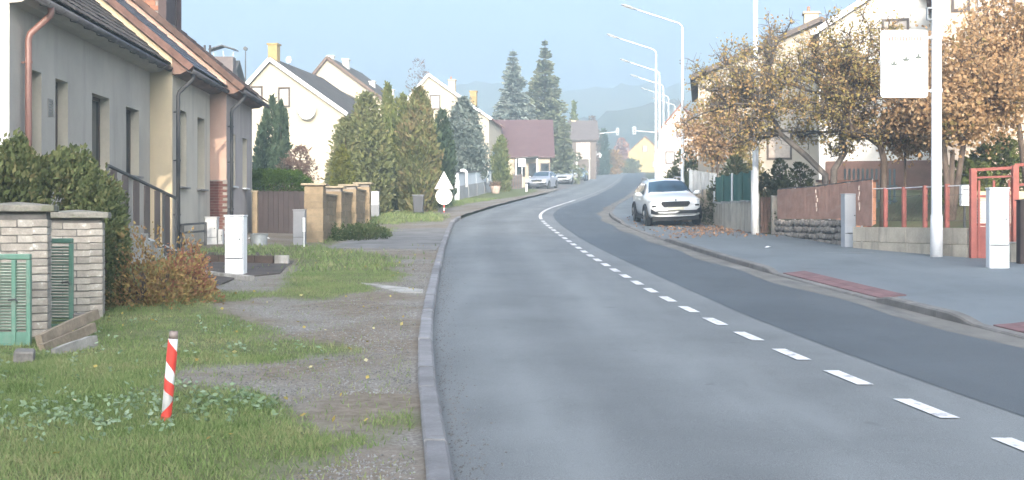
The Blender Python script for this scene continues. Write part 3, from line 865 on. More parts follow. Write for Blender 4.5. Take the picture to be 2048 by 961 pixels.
    if pipe:
        yp, pm, rr = pipe
        p = MB(); p.tube([(xe + .07, yp + .1, zee - .02), (xe + .07, yp + .1, zee - .14), (xe + .05, yp + .09, zee - .2), (.135, yp + .03, zee - .5), (.115, yp, zee - .6), (.115, yp, zee - 1.6), (.115, yp, .1)], rr, 12)
        dp = p.build('downpipe', pm, t, True)
        for z in (.9, 2.2, zee - 1.0):
            c = MB(); c.tube([(.115, yp, z), (.115, yp, z + .035)], rr + .012, 12); c.box(0.003, .115, yp - .012, yp + .012, z, z + .03); c.build('pipe_clip', pm, dp)
    return t, roof, ze, L, hw
mat('cream_reveal', (.44, .40, .33), .9, .1, 1, 20)
mat('net_curtain', (.22, .21, .20), .9, .2, 3, 20)
GREY_R = mat('grey_render', (.375, .345, .31), .95, .10, .8, 30, .35, 90, stain=(.235, .215, .195), stain_scale=(1.6, 1.6, .25), stain_lo=.52, stain_hi=.85)
LIGHT_R = mat('pale_render', (.47, .43, .37), .95, .10, .8, 30, .35, 90, stain=(.24, .23, .21), stain_scale=(1.6, 1.6, .3), stain_lo=.52, stain_hi=.85)
FAR_CREAM = mat('sunny_cream_render', (.415, .365, .285), .95, .08, .8, 30, .3, 90, stain=(.36, .31, .235), stain_scale=(1.2, 1.2, .4), stain_lo=.55, stain_hi=.8)
CREAM_R = mat('cream_render', (.48, .40, .28), .95, .08, .8, 30, .3, 90, stain=(.36, .30, .22), stain_scale=(1.2, 1.2, .4), stain_lo=.55, stain_hi=.8)
WHITE_R = mat('white_render', (.62, .60, .56), .95, .08, .8, 30, .3, 90, stain=(.5, .47, .42), stain_scale=(1.2, 1.2, .4), stain_lo=.55, stain_hi=.8)
PINK_R = mat('pink_render', (.46, .31, .25), .95, .10, .8, 30, .3, 90, stain=(.35, .25, .2), stain_scale=(1.2, 1.2, .4))
MAUVE_R = mat('mauve_grey_render', (.37, .33, .315), .95, .10, .8, 30, .35, 90, stain=(.19, .18, .18), stain_scale=(1.6, 1.6, .3), stain_lo=.5, stain_hi=.8)
TILE_DK = mat('dark_roof_tile', (.092, .075, .062), .8, .3, 6, 40, .4, 50, each=.5, stain=(.12, .115, .09), stain_scale=(5, 5, 5), stain_lo=.55, stain_hi=.75)
TILE_BL = mat('slate_blue_tile', (.075, .082, .10), .55, .2, 6, 40, .3, 50, each=.35, spec=.5)
TILE_BR = mat('brown_roof_tile', (.115, .068, .052), .75, .25, 6, 40, .4, 50, each=.4)
VERGE_OR = mat('orange_brown_verge', (.135, .075, .06), .75, .25, 6, 40, .3, 50, each=.3)
VERGE_CR = mat('cream_verge', (.5, .43, .31), .85, .15, 4, 30)
COPPER = mat('copper_brown_pipe', (.21, .105, .085), .45, .15, 3, 20, spec=.5)
GUT_GREY = mat('grey_zinc_gutter', (.10, .10, .11), .6, .25, 5, 30, spec=.3)
PIPE_DK = mat('dark_grey_pipe', (.045, .046, .05), .6, .15, 3, 20, spec=.2)
WINBR = mat('dark_brown_frame', (.055, .038, .032), .5, .2, 3, 20, spec=.4)
SILL = mat('grey_sill', (.22, .21, .2), .7, .15, 3, 20)

h1, roof1, ze1, L1, hw1 = row_house('row_house', 'long grey plastered house with copper downpipe at far left', 19.4, 28.5, -8.6 + .052 * 9.1, 5.10,
    [(50, 83, 2.5, 4.06), (111, 136, 2.5, 4.06), (184, 219, 2.5, 4.03), (252, 278, 2.5, 4.0)],
    dict(front=GREY_R, gable=WHITE_R, frame=WINBR, sill=SILL, roof=TILE_DK, tile=TILE_DK, verge=TILE_DK, gutter=GUT_GREY, eaves=GREY_R), pipe=(.55, COPPER, .055))
v = MB(); ring(v, .02, 1.85, 2.1, 2.95, 3.25, .03, .02)
for k in range(5): v.box(.004, .016, 1.87, 2.08, 2.99 + k * .05, 3.01 + k * .05)
v.build('wall_vent', SILL, h1)
h2, roof2, ze2, L2, hw2 = row_house('row_house', 'small cream house with slate-blue tiles and orange verge, second in the left row', 28.62, 33.1, -8.1, 5.06,
    [(356, 373, 2.32, 4.2), (395, 409, 2.32, 4.2)],
    dict(front=LIGHT_R, gable=CREAM_R, frame=WINBR, sill=SILL, roof=TILE_BR, tile=TILE_BL, verge=VERGE_OR, gutter=GUT_GREY, eaves=mat('brown_eaves', (.16, .10, .08), .8)), pipe=(.10, PIPE_DK, .05))
h3, roof3, ze3, L3, hw3 = row_house('row_house', 'pink-gabled grey house with brick plinth, third in the left row', 33.2, 37.5, -7.9, 5.07,
    [(461, 470.5, 2.46, 3.95), (485, 493.5, 2.46, 3.95)],
    dict(front=MAUVE_R, gable=PINK_R, frame=WINBR, sill=WHITE_PAINT, roof=TILE_BR, tile=TILE_BR, verge=TILE_BR, gutter=GUT_GREY, eaves=MATS['brown_eaves']), pipe=(.14, PIPE_DK, .05))
# brick plinth on the gable of the third house, brick by brick
BRICK = mat('dark_red_brick', (.15, .065, .055), .9, .25, 8, 50, .4, 60, each=.4)
MORTAR = mat('mortar', (.24, .22, .20), .95, .2, 6, 40, .4, 60)
pl = MB(); pl.box(-.56, .03, -.05, -.003, -.2, 1.72); plo = pl.build('plinth', MORTAR, h3)
bm_ = box_mesh('brick', .235, .10, .066, BRICK, .002)
for r_ in range(22):
    for c_ in range(3):
        x = -.02 - .12 + .05 - c_ * .245 + (.12 if r_ % 2 else 0) * -1
        if x < -.5: continue
        piece('brick', bm_, plo, (x, -.022, .03 + r_ * .077), (0, 0, 0))
# dormer on the third roof: brick cheek, arched brown hood
dm = MB(); dz = zat(60, 34.0) - zf(33.2)
DBR = mat('orange_brick', (.34, .16, .10), .9, .2, 8, 50, .4, 60, each=.35)
dl = lambda px, py, D: (xat(px, D) + 7.9, D - 33.2, zat(py, D) - zf(33.2))
dx0, dx1 = dl(258, 0, 34)[0], dl(331, 0, 34)[0]
dm.box(dx0 - 1.2, dx1 - .12, .75, 2.6, dz - 1.2, dz + 2.0)
dorm = dm.build('dormer', MORTAR, roof3)
bm2 = box_mesh('brick', .29, .04, .13, DBR, .003, .006)
for r_ in range(14):
    for c_ in range(8):
        x = dx1 - .20 - c_ * .305 - (.15 if r_ % 2 else 0); z = dz - .55 + r_ * .142
        if x < dx0 - 1.0: continue
        piece('brick', bm2, dorm, (x, .738, z))
hd = MB(); cy, rad = 1.62, .96; zc = dz + 1.35
prof = [(dx1 - .1, cy + rad, dz - .75)] + [(dx1 - .1, cy + rad * math.cos(a), zc + rad * .95 * math.sin(a)) for a in np.linspace(0, math.pi, 13)] + [(dx1 - .1, cy - rad, dz - .75)]
prof += [(dx1 - .1, cy - rad + .1, dz - .75)] + [(dx1 - .1, cy + (rad - .1) * math.cos(a), zc + (rad - .1) * .95 * math.sin(a)) for a in np.linspace(math.pi, 0, 13)] + [(dx1 - .1, cy + rad - .1, dz - .75)]
hd.prism(prof, (.22, 0, 0)); hd.build('dormer_hood', mat('brown_stained_boards', (.06, .04, .038), .75, .25, 4, 30), roof3)
dw = MB(); ring(dw, dx1 + .02, cy - .8, cy + .8, dz - .3, dz + 1.6, .09, .06); dwo = dw.build('dormer_window', WINBR, roof3)
g = MB(); g.box(dx1 - .03, dx1 - .01, cy - .72, cy + .72, dz - .22, dz + 1.52); g.build('shutter', MATS['brown_stained_boards'], roof3)
# chimney with two flue pipes
ch = dl(428, 150, 37.0)
c = MB(); c.box(ch[0] - .16, ch[0] + .16, ch[1] - .2, ch[1] + .2, ch[2] - 1.2, ch[2] + .38); c.box(ch[0] - .2, ch[0] + .2, ch[1] - .24, ch[1] + .24, ch[2] + .38, ch[2] + .46)
c.build('chimney', mat('pinkish_chimney_brick', (.30, .19, .16), .9, .3, 8, 40, .4, 50), roof3)
for s in (-.07, .09):
    p = MB(); p.tube([(ch[0] + s, ch[1], ch[2] + .4), (ch[0] + s, ch[1], ch[2] + .9)], .035, 8); p.build('flue_pipe', DARK_MET, roof3, True)

# steps and railing in front of the first house
st = thing('concrete_steps', 'grey concrete entrance steps under the brown railing', 'steps', (-7.95, 23.4, zf(23.4)))
tops = [.86, .70, .54, .38, .20]
for k, h in enumerate(tops):
    b = MB(); b.box(-.62, .55, -1.6 if k == 0 else .55 * k - .05, .55 * (k + 1) - .06, -.3, h); b.build('step', CONC, st, bevel=.015)
rl = thing('stair_railing', 'brown slatted stair railing sloping in front of the grey house', 'railing', (0, 0, 0))
A0, A1 = at(215, 331, 23.4), at(352, 397, 26.6); B0, B1 = at(215, 458, 23.4), at(352, 516, 26.6)
MB().bar(A0, A1, .07, .05).build('top_rail', DARK_MET, rl, bevel=.008)
MB().bar(B0 + Vector((0, 0, .06)), B1 + Vector((0, 0, .06)), .05, .05).build('bottom_rail', DARK_MET, rl)
MB().bar(B0.lerp(A0, .12), B1.lerp(A1, .12), .04, .03).build('middle_rail', GALV, rl)
RAILBD = mat('brown_rail_boards', (.105, .082, .074), .7, .2, 3, 30, .2, 40)
for k in range(6):
    u = .08 + k * .155
    a, b = B0.lerp(B1, u), A0.lerp(A1, u)
    MB().bar(a + Vector((0, 0, .09)), b - Vector((0, 0, .03)), .022, .26, up=(A1 - A0)).build('slat', RAILBD, rl, bevel=.004)
for u in (0.0, .80, 1.0):
    a, b = B0.lerp(B1, u), A0.lerp(A1, u)
    MB().bar((a.x, a.y, zf(a.y) - .1), b, .05, .05, up=(0, 1, 0)).build('post', DARK_MET, rl)

lf = thing('low_fence', 'low dark metal fence beside the downpipe of the second house', 'fence', (0, 0, 0))
fa, fb = gp(356, 503), gp(411, 497); za = zf(fa.y)
for u in (0, .16, 1.0):
    p = fa.lerp(fb, u); MB().box(p.x - .03, p.x + .03, p.y - .03, p.y + .03, p.z - .1, p.z + .66).build('post', DARK_MET, lf)
for h in (.64, .44):
    MB().bar(fa + Vector((0, 0, h)), fb + Vector((0, 0, h)), .04, .05).build('rail', DARK_MET, lf)

# ------------------------------------------------------------------ meter boxes and pillars
def cabinet(name, label, base, w, d, h, m, rz=0.0, lid=True, group=None):
    t = thing(name, label, 'utility cabinet', base, rz, group)
    b = MB(); b.box(-w / 2, w / 2, 0, d, -.15, h); b.build('body', m, t, bevel=.012)
    b = MB(); b.box(-w / 2 + .02, w / 2 - .02, -.012, -.002, h * .30, h - .05); b.build('door', m, t, bevel=.004)
    b = MB(); b.box(-w / 2 + .012, w / 2 - .012, -.008, -.002, .02, h * .28); b.build('base_panel', m, t, bevel=.004)
    b = MB(); b.box(-w / 2 + .012, w / 2 - .012, -.006, -.001, h * .283, h * .297); b.box(w / 2 - .018, w / 2 - .010, -.006, -.001, h * .3, h - .05); b.build('door_seam', mat('seam_grey', (.10, .10, .10), .8, .2), t)
    b = MB(); b.disc((w * .32, -.018, h * .62), (0, 1, 0), .016, .02, 10); b.build('lock', DARK_MET, t)
    if lid: b = MB(); b.box(-w / 2 - .012, w / 2 + .012, -.02, d + .012, h + .002, h + .03); b.build('lid', m, t, bevel=.01)
    return t
p = gp(468, 558); cabinet('utility_pillar', 'tall white utility pillar standing on the left verge', (p.x, p.y, p.z + .05), .335, .26, 1.05, WHITE_PL, R(-3))
p = gp(422, 494); cabinet('meter_cabinet', 'squat pale grey meter cabinet by the low metal fence', (p.x, p.y, p.z + .03), .31, .24, .72, mat('grey_white_plastic', (.42, .43, .44), .5, .06), 0)
p = gp(438, 494); cabinet('meter_cabinet', 'tiny grey box tucked beside the squat meter cabinet', (p.x + .03, p.y, p.z + .03), .12, .18, .42, MATS['grey_white_plastic'], 0, False)
p = gp(598, 497); cabinet('meter_cabinet', 'dull grey meter box in front of the tan block pillar', (p.x, p.y, p.z), .31, .25, .96, mat('dull_grey_plastic', (.20, .205, .22), .6, .1), R(2))
p = gp(750, 438); _c = cabinet('utility_pillar', 'slim utility pillar by the olive conifer, white above, shade painted grey below', (p.x, p.y, p.z), .30, .22, 1.06, mat('weathered_white_plastic', (.5, .51, .53), .5, .1), 0)
MB().box(-.158, .158, -.018, .228, -.12, .55).build('painted_shade_base', MATS['dull_grey_plastic'], _c, bevel=.01)  # shade on the lower half, put in as a grey skin
mk = thing('marker_post', 'thin white marker post beside the tan block pillar', 'post', gp(608, 500))
MB().tube([(0, 0, -.1), (0, 0, .45)], .014, 8).build('stake', GALV, mk); MB().tube([(0, 0, .45), (0, 0, .80)], .035, 10).build('sleeve', WHITE_PL, mk)
tb = thing('metal_tub', 'round galvanised tub lying by the brown gate', 'tub', gp(518, 497))
b = MB(); b.tube([(0, 0, 0), (0, 0, .36), (0, 0, .36), (0, 0, .05)], [.19, .225, .205, .17], 20, False); b.poly(*[(.19 * math.cos(a), .19 * math.sin(a), .002) for a in np.linspace(0, 6.283, 20, False)]); b.build('vessel', mat('dull_zinc', (.22, .235, .24), .55, .2, 4, 20, metal=.2), tb, True)
rim = MB(); rim.tube([(.225 * math.cos(a), .225 * math.sin(a), .36) for a in np.linspace(0, 6.283, 24)], .014, 6, False); rim.build('rim', MATS['dull_zinc'], tb, True)
for s in (-1, 1):
    b = MB(); b.tube([(s * .215, -.06, .27), (s * .26, -.05, .25), (s * .26, .05, .25), (s * .215, .06, .27)], .009, 6); b.build('handle', GALV, tb, True)

# low garden edgings
e = thing('garden_edging', 'low brown sleeper edging behind the tall white pillar', 'edging', (0, 0, 0))
a, b_ = gp(404, 532), gp(548, 535)
for k in range(4):
    p, q = a.lerp(b_, k / 4), a.lerp(b_, k / 4 + .245)
    MB().bar(p + Vector((0, 0, .10)), q + Vector((0, 0, .10)), .11, .26).build('sleeper', mat('old_sleeper', (.085, .062, .052), .9, .3, 3, 30, .4, 40, each=.3), e, bevel=.01)
p = b_ + Vector((.16, 0, 0)); MB().box(p.x - .14, p.x + .14, p.y - .08, p.y + .08, p.z - .1, p.z + .24).build('end_block', CONC, e, bevel=.015)
e = thing('concrete_edging', 'pale concrete edging strip at the foot of the tall white pillar', 'edging', (0, 0, 0))
a, b_ = gp(395, 556), gp(505, 569)
for k in range(3):
    p, q = a.lerp(b_, k / 3), a.lerp(b_, k / 3 + .325)
    MB().bar(p + Vector((0, 0, .06)), q + Vector((0, 0, .06)), .10, .16).build('edging_block', CONC, e, bevel=.01)

# ------------------------------------------------------------------ brick gate piers and green gates
LBR = mat('pale_lime_brick', (.40, .365, .32), .9, .2, 9, 60, .5, 70, each=.35, stain=(.62, .61, .6), stain_scale=(9, 9, 9), stain_lo=.6, stain_hi=.72)
CAPM = mat('mossy_concrete_cap', (.22, .205, .175), .95, .25, 5, 40, .5, 50, stain=(.11, .12, .06), stain_scale=(6, 6, 6))
long_b, half_b = box_mesh('brick', .30, .145, .07, LBR, .003, .006), box_mesh('brick', .145, .145, .07, LBR, .003, .006)
MORT2 = mat('dark_mortar', (.16, .15, .14), .95, .2, 6, 40)
def brick_pier(label, cx, cy, z, S, H, rz, cap_h=.07):
    t = thing('brick_pier', label, 'pier', (cx, cy, z), rz)
    b = MB(); i = S / 2 - .012; b.box(-i, i, -i, i, -.2, H); b.build('core', MORT2, t)
    n = int(H / .081)
    for r_ in range(n):
        for k in range(4):
            run = [('L', .152), ('H', .387)] if (r_ + k) % 2 else [('H', .0745), ('L', .31)]
            ca, sa = math.cos(k * math.pi / 2), math.sin(k * math.pi / 2)
            for ty, u in run:
                x, y = -S / 2 + u, -S / 2 + .0725
                piece('brick', long_b if ty == 'L' else half_b, t, (x * ca - y * sa, x * sa + y * ca, .036 + r_ * .081), (random.uniform(-.01, .01), random.uniform(-.01, .01), k * math.pi / 2 + random.uniform(-.012, .012)))
    c = MB(); w = S / 2 + .07
    c.v = [(-w, -w, H), (w, -w, H), (w, w, H), (-w, w, H), (-w, -w, H + cap_h), (w, -w, H + cap_h), (w, w, H + cap_h), (-w, w, H + cap_h), (0, 0, H + cap_h + .035)]
    c.f = [(3, 2, 1, 0), (0, 1, 5, 4), (1, 2, 6, 5), (2, 3, 7, 6), (3, 0, 4, 7), (4, 5, 8), (5, 6, 8), (6, 7, 8), (7, 4, 8)]
    c.build('cap', CAPM, t, bevel=.012)
    return t
D = 12.3; brick_pier('pale brick gate pier with wide mossy cap at left picture edge', xat(18, D), D + .25, zf(D), .60, zat(424, D) - zf(D), R(17))
D = 14.2; brick_pier('pale brick gate pier with whitewash traces beside the dark hedge', xat(140, D), D + .25, zf(D), .60, zat(437, D) - zf(D), R(16))
GREEN = mat('green_gate_paint', (.095, .20, .15), .55, .2, 3, 30, .1, 40, spec=.4, stain=(.16, .20, .17), stain_scale=(5, 5, 5))
GREEN_L = mat('pale_green_mesh', (.26, .33, .275), .6, .2, 3, 30)
def green_gate(label, px0, px1, ytop, D, n, mid=None, kick=0, zb=.08):
    x0, x1 = xat(px0, D), xat(px1, D); z = zf(D); H = zat(ytop, D) - z
    t = thing('green_gate', label, 'gate', ((x0 + x1) / 2, D, z)); w = (x1 - x0) / 2
    MB().bar((-w, 0, H), (w, 0, H), .055, .055).build('top_rail', GREEN, t, bevel=.01)
    MB().bar((-w, 0, zb), (w, 0, zb), .04, .04).build('bottom_rail', GREEN, t)
    for x in ([-w + .02, w - .02] + ([mid * w] if mid is not None else [])):
        MB().box(x - .022, x + .022, -.022, .022, -.05, H - .03).build('upright', GREEN, t, bevel=.006)
    for k in range(n):
        zz = zb + .05 + (H - zb - .1) * k / n
        if kick and zz < kick: continue
        b = MB(); b.v = [(-w + .02, .008, zz), (w - .02, .008, zz), (w - .02, -.012, zz + .018), (-w + .02, -.012, zz + .018)]; b.f = [(0, 1, 2, 3)]
        b.prism([(-w + .02, .006, zz), (-w + .02, .012, zz + .004), (-w + .02, -.008, zz + .022), (-w + .02, -.014, zz + .018)], (2 * w - .04, 0, 0))
        b.build('slat', GREEN_L, t)
    if kick: b = MB(); b.box(-w + .02, w - .02, -.006, .006, zb, kick); b.build('kick_plate', GREEN, t)
    b = MB(); b.tube([(w * .3, -.03, H * .55), (w * .3 + .08, -.05, H * .56), (w * .3 + .1, -.06, H * .53)], .009, 6); b.build('handle', DARK_MET, t)
    return t
green_gate('green louvred gate leaf in front of the left-edge pier', -60, 62, 514, 11.75, 26, .45, .2)
green_gate('green louvred gate leaf in front of the whitewashed pier', 86, 146, 482, 13.35, 26, None, .0)

# planks heaped by the pier
PLANK = mat('weathered_plank', (.225, .185, .14), .9, .3, 6, 40, .6, 40, each=.3)
for k, (lab, a, b_, D0, D1, w, th) in enumerate((('topmost weathered plank of the heap by the brick pier', (78, 682), (194, 628), 11.55, 12.6, .10, .07),
                                   ('middle plank of the heap, its end broken off', (84, 700), (186, 655), 11.4, 12.3, .095, .06),
                                   ('lowest grey plank lying nearest the grass', (110, 712), (190, 684), 11.1, 11.6, .13, .05))):
    A, B = at(a[0], a[1], D0), at(b_[0], b_[1], D1)
    b = MB(); dirv = (B - A).normalized(); up = Vector((-.25, -.55, .8)); nrm_ = dirv.cross(up).normalized(); up = nrm_.cross(dirv)
    nseg = 6; bow = random.uniform(-.012, .012)
    for i in range(nseg + 1):
        p = A.lerp(B, i / nseg) + up * (bow * math.sin(math.pi * i / nseg)); e1, e2 = random.uniform(-.006, .006), random.uniform(-.006, .006)
        if i in (0, nseg): p = p + dirv * random.uniform(-.02, .02)
        b.v += [tuple(p + up * (w / 2 + e1) + nrm_ * th / 2), tuple(p + up * (w / 2 + e1) - nrm_ * th / 2), tuple(p - up * (w / 2 + e2) - nrm_ * th / 2), tuple(p - up * (w / 2 + e2) + nrm_ * th / 2)]
    for i in range(nseg):
        for j in range(4): b.f.append((i * 4 + j, i * 4 + (j + 1) % 4, i * 4 + 4 + (j + 1) % 4, i * 4 + 4 + j))
    b.f += [(3, 2, 1, 0), tuple(nseg * 4 + j for j in range(4))]
    tag(b.build('plank', PLANK if k < 2 else mat('grey_plank', (.25, .24, .225), .9, .25, 6, 40, .5, 40), None), lab, 'plank', 'planks heaped by the pier')
p = gp(48, 738); b = MB(); b.box(-.085, .085, -.09, .09, -.1, .14); o = b.build('stone_block', mat('grey_rubble', (.16, .15, .14), .95, .25, 8, 40, .6, 40), None, bevel=.02); o.location = (p.x, p.y, p.z + .03); o.rotation_euler = (.08, .05, .3)
tag(o, 'small grey stone block standing in the grass by the left gate', 'stone')
for k, (px, py) in enumerate(((118, 640), (160, 706))):   # bricks that prop the planks
    p = gp(px, 690 - 20 * k); b = MB(); b.box(-.07, .07, -.06, .06, -.05, .10 + .12 * (k == 1)); o = b.build('concrete_block', MATS['grey_rubble'], None, bevel=.015); o.location = (p.x, p.y, p.z + .02); o.rotation_euler = (0, 0, .3 * k)
    tag(o, ['rough concrete block propping up the plank heap, left end', 'rough concrete block half buried under the plank heap'][k], 'block')

# striped post
sp_ = gpv(331, 848, .05)
po = thing('striped_post', 'short leaning post wrapped in red and white tape on the grass', 'post', (sp_.x, sp_.y, sp_.z))
lean = Vector((.085, .02, 1)).normalized()
PH = .555
RED = mat('red_tape', (.55, .055, .04), .4, .12, 6, 40, .15, 50, spec=.5); WHT = mat('white_tape', (.62, .62, .62), .4, .1, 6, 40, .15, 50, spec=.5)
MB().tube([lean * -.2, lean * (PH * .5), lean * (PH + .045)], [.029, .028, .025], 14).build('stake', mat('grey_raw_wood', (.2, .18, .165), .9, .25, 8, 50, .5, 50), po, True)
MB().tube([lean * PH * .98, lean * (PH + .05)], [.0305, .028], 14).build('clear_wrap', mat('dull_film', (.24, .19, .165), .25, .3, 12, 60, .5, 40, spec=.6), po, True)
def spiral(name, m, t0, slope, width, rad):
    """tape wound round the post: a helical band"""
    b = MB(); n = 26
    for i in range(n + 1):
        a = -math.pi * 1.15 + 2.3 * math.pi * i / n
        zc_ = t0 + slope * a / math.pi
        for z in (zc_ - width / 2, zc_ + width / 2):
            z = min(max(z, .0), PH)
            r_ = rad + .0015 * math.sin(a * 3 + z * 60)
            b.v.append(tuple(lean * z + Vector((r_ * math.sin(a), -r_ * math.cos(a), 0))))
    for i in range(n): b.f.append((2 * i, 2 * i + 2, 2 * i + 3, 2 * i + 1))
    return b.build(name, m, po, True)
MB().tube([lean * .01, lean * PH], [.0315, .0305], 16).build('white_wrap', WHT, po, True)
for t0, sl, w in ((.45, -.12, .14), (.245, -.075, .08), (.055, .11, .09)):
    spiral('red_band', RED, t0, sl, w, .0335)

# ------------------------------------------------------------------ tan block wall, gates and hedge by the third house
TAN = mat('tan_split_block', (.265, .205, .135), .95, .2, 6, 40, .8, 30, each=.25)
TANC = mat('tan_cap', (.30, .25, .18), .9, .2, 4, 30, .4, 40)
tw = thing('block_wall', 'tan split-block garden wall with capped pillars beside the conifers', 'wall', (0, 0, 0))
wx = -5.28
pil = [32.2, 35.6, 39.0, 42.6]
blk, blk2 = box_mesh('block', .50, .50, .192, TAN, .004, .01), box_mesh('block', .20, .392, .192, TAN, .004, .01)
for i, d in enumerate(pil):
    z = zf(d) - .05; H = 1.62 if i == 0 else 1.5
    b = MB(); b.box(wx - .23, wx + .23, d - .23, d + .23, z - .2, z + H); pc = b.build('pillar', MORTAR, tw)
    for k in range(int(H / .2)):
        piece('block', blk, pc, (wx + random.uniform(-.006, .006), d + random.uniform(-.006, .006), z + .1 + k * .2))
    b = MB(); b.box(wx - .33, wx + .33, d - .33, d + .33, z + H, z + H + .06); b.build('cap', TANC, pc, bevel=.012)
    if i < 3:
        d2 = pil[i + 1]; zz = zf((d + d2) / 2) - .05; n = int((d2 - d - .5) / .4)
        b = MB(); b.box(wx - .08, wx + .08, d + .22, d2 - .22, zz - .3, zz + 1.3); pp = b.build('panel', MORTAR, tw)
        for r_ in range(7):
            for c_ in range(n):
                y = d + .25 + .2 + c_ * .4 + (.0 if r_ % 2 else .06)
                piece('block', blk2, pp, (wx + random.uniform(-.005, .012), y, zz + .1 + r_ * .2 - .02))
        b = MB(); b.box(wx - .16, wx + .16, d + .34, d2 - .34, zz + 1.32, zz + 1.37); b.build('cap', TANC, pp, bevel=.01)
bg = thing('brown_gate', 'wide solid brown gate below the trimmed hedge', 'gate', (0, 0, 0))
D = 36.6
for k in range(9):
    x0 = xat(516, D) + (xat(609, D) - xat(516, D)) * k / 9; x1 = x0 + (xat(609, D) - xat(516, D)) / 9 - .008
    MB().box(x0, x1, D - .012 * (k % 2), D + .03, zf(D) + .02, zat(383, D)).build('board', mat('dark_brown_boards', (.045, .034, .036), .7, .2, 3, 30, .2, 40, each=.15), bg)
for z in (.3, 1.1): MB().box(xat(516, D), xat(609, D), D + .032, D + .08, zf(D) + z, zf(D) + z + .08).build('rail', BROWN_WOOD, bg)
D = 36.5; b = thing('gate_post', 'narrow tan post between the third house and the brown gate', 'post', (xat(510, D), D, zf(D)))
MB().box(-.085, .085, -.08, .08, -.2, zat(385, D) - zf(D)).build('shaft', TAN, b, bevel=.01); MB().box(-.11, .11, -.1, .1, zat(385, D) - zf(D), zat(383, D) - zf(D) + .02).build('cap', TANC, b)
def hedge(name, label, c0, c1, z0, z1, m, n, size, seed=1, rough=.12, core=None, cat='hedge', rnd=2.5):
    """hedge: foliage through the outer layer of a rounded block, with its twiggy inside"""
    g = np.random.default_rng(seed)
    cx, cy = (c0[0] + c1[0]) / 2, (c0[1] + c1[1]) / 2; rx, ry, rz = abs(c1[0] - c0[0]) / 2, abs(c1[1] - c0[1]) / 2, (z1 - z0)
    t = thing(name, label, cat, (cx, cy, z0))
    d = g.normal(size=(n, 3)); d[:, 2] = np.abs(d[:, 2]) ; d[:, 2] *= .9
    k = (np.abs(d[:, 0]) ** rnd * 1.0 + np.abs(d[:, 1]) ** rnd + np.abs(d[:, 2]) ** rnd) ** (1 / rnd)
    u = d / k[:, None]
    th = np.arctan2(u[:, 1], u[:, 0])
    f = (lump(th * 2, u[:, 2] * .5 + u[:, 0], seed) - 1) * rough / .16 + 1
    P = u * [rx, ry, rz] * (f * (.78 + .22 * np.sqrt(g.uniform(0, 1, n))))[:, None] + g.normal(0, size * .35, (n, 3))
    P[:, 2] = np.abs(P[:, 2])
    D_ = u * [1, 1, .8] + np.array([0, 0, .5]) + g.normal(size=(n, 3)) * .6
    L = size * g.uniform(.6, 1.5, n)
    V, F = leaf_quads(P, D_, L, L * .5)
    np_mesh('foliage', V, F, m, t)
    b = MB()
    for i in range(26):
        a = g.uniform(0, 6.28); q = g.uniform(.1, .62)
        b.tube([(rx * q * .5 * math.cos(a), ry * q * .5 * math.sin(a), -.1), (rx * q * math.cos(a), ry * q * math.sin(a), rz * .7)], [.025, .008], 5)
    b.build('stems', core or BARK, t, True)
    return t
HGREEN = leaf_mat('trimmed_hedge_green', [(.03, .06, .012), (.055, .095, .018), (.085, .13, .03)], .2, 1.0)
hedge('hedge', 'neatly trimmed bright green hedge above the brown gate', (-8.9, 37.6), (-6.35, 39.6), zf(38), zat(339, 38), HGREEN, 22000, .06, 5, .02, rnd=4.5)
JUN = leaf_mat('juniper_green', [(.06, .078, .034), (.098, .118, .05), (.135, .15, .064), (.19, .165, .08)], .15, 1.2)
hedge('hedge', 'big dark juniper hedge behind the brick piers', (-9.2, 15.2), (-5.45, 17.8), zf(15.5), zat(306, 16), JUN, 62000, .078, 6, .07, rnd=4.5)
hedge('shrub', 'dark green shrub growing down beside the whitewashed pier', (-5.75, 15.1), (-5.1, 16.3), zf(15), zat(395, 15.3), JUN, 9000, .055, 16, .16, cat='shrub', rnd=2.4)
AUT = leaf_mat('barberry_autumn', [(.10, .075, .045), (.23, .13, .07), (.33, .23, .09), (.19, .17, .07), (.32, .14, .09)], .25, 1.8)
p = gp(270, 628); hedge('shrub', 'rusty yellow barberry shrub at the edge of the grass', (p.x - .5, p.y - .1), (p.x + .62, p.y + 1.1), p.z, p.z + .72, AUT, 6500, .05, 8, .22, cat='shrub', rnd=2.2)
p = gp(370, 600); hedge('shrub', 'redder barberry shrub next to the rusty yellow one', (p.x - .38, p.y - .1), (p.x + .36, p.y + .8), p.z, p.z + .62, leaf_mat('barberry_red', [(.14, .07, .05), (.30, .12, .09), (.36, .19, .10), (.2, .16, .08)], .25, 2), 4200, .05, 9, .25, cat='shrub', rnd=2.2)
p = gp(710, 487); hedge('shrub', 'low creeping green ground cover at the foot of the block wall', (-4.95, 32.6), (-3.5, 36.2), zf(33), zf(33) + .42, leaf_mat('groundcover', [(.03, .05, .02), (.06, .085, .03), (.13, .13, .06)], .2, 1.2), 5500, .075, 10, .25, cat='shrub', rnd=2.4)

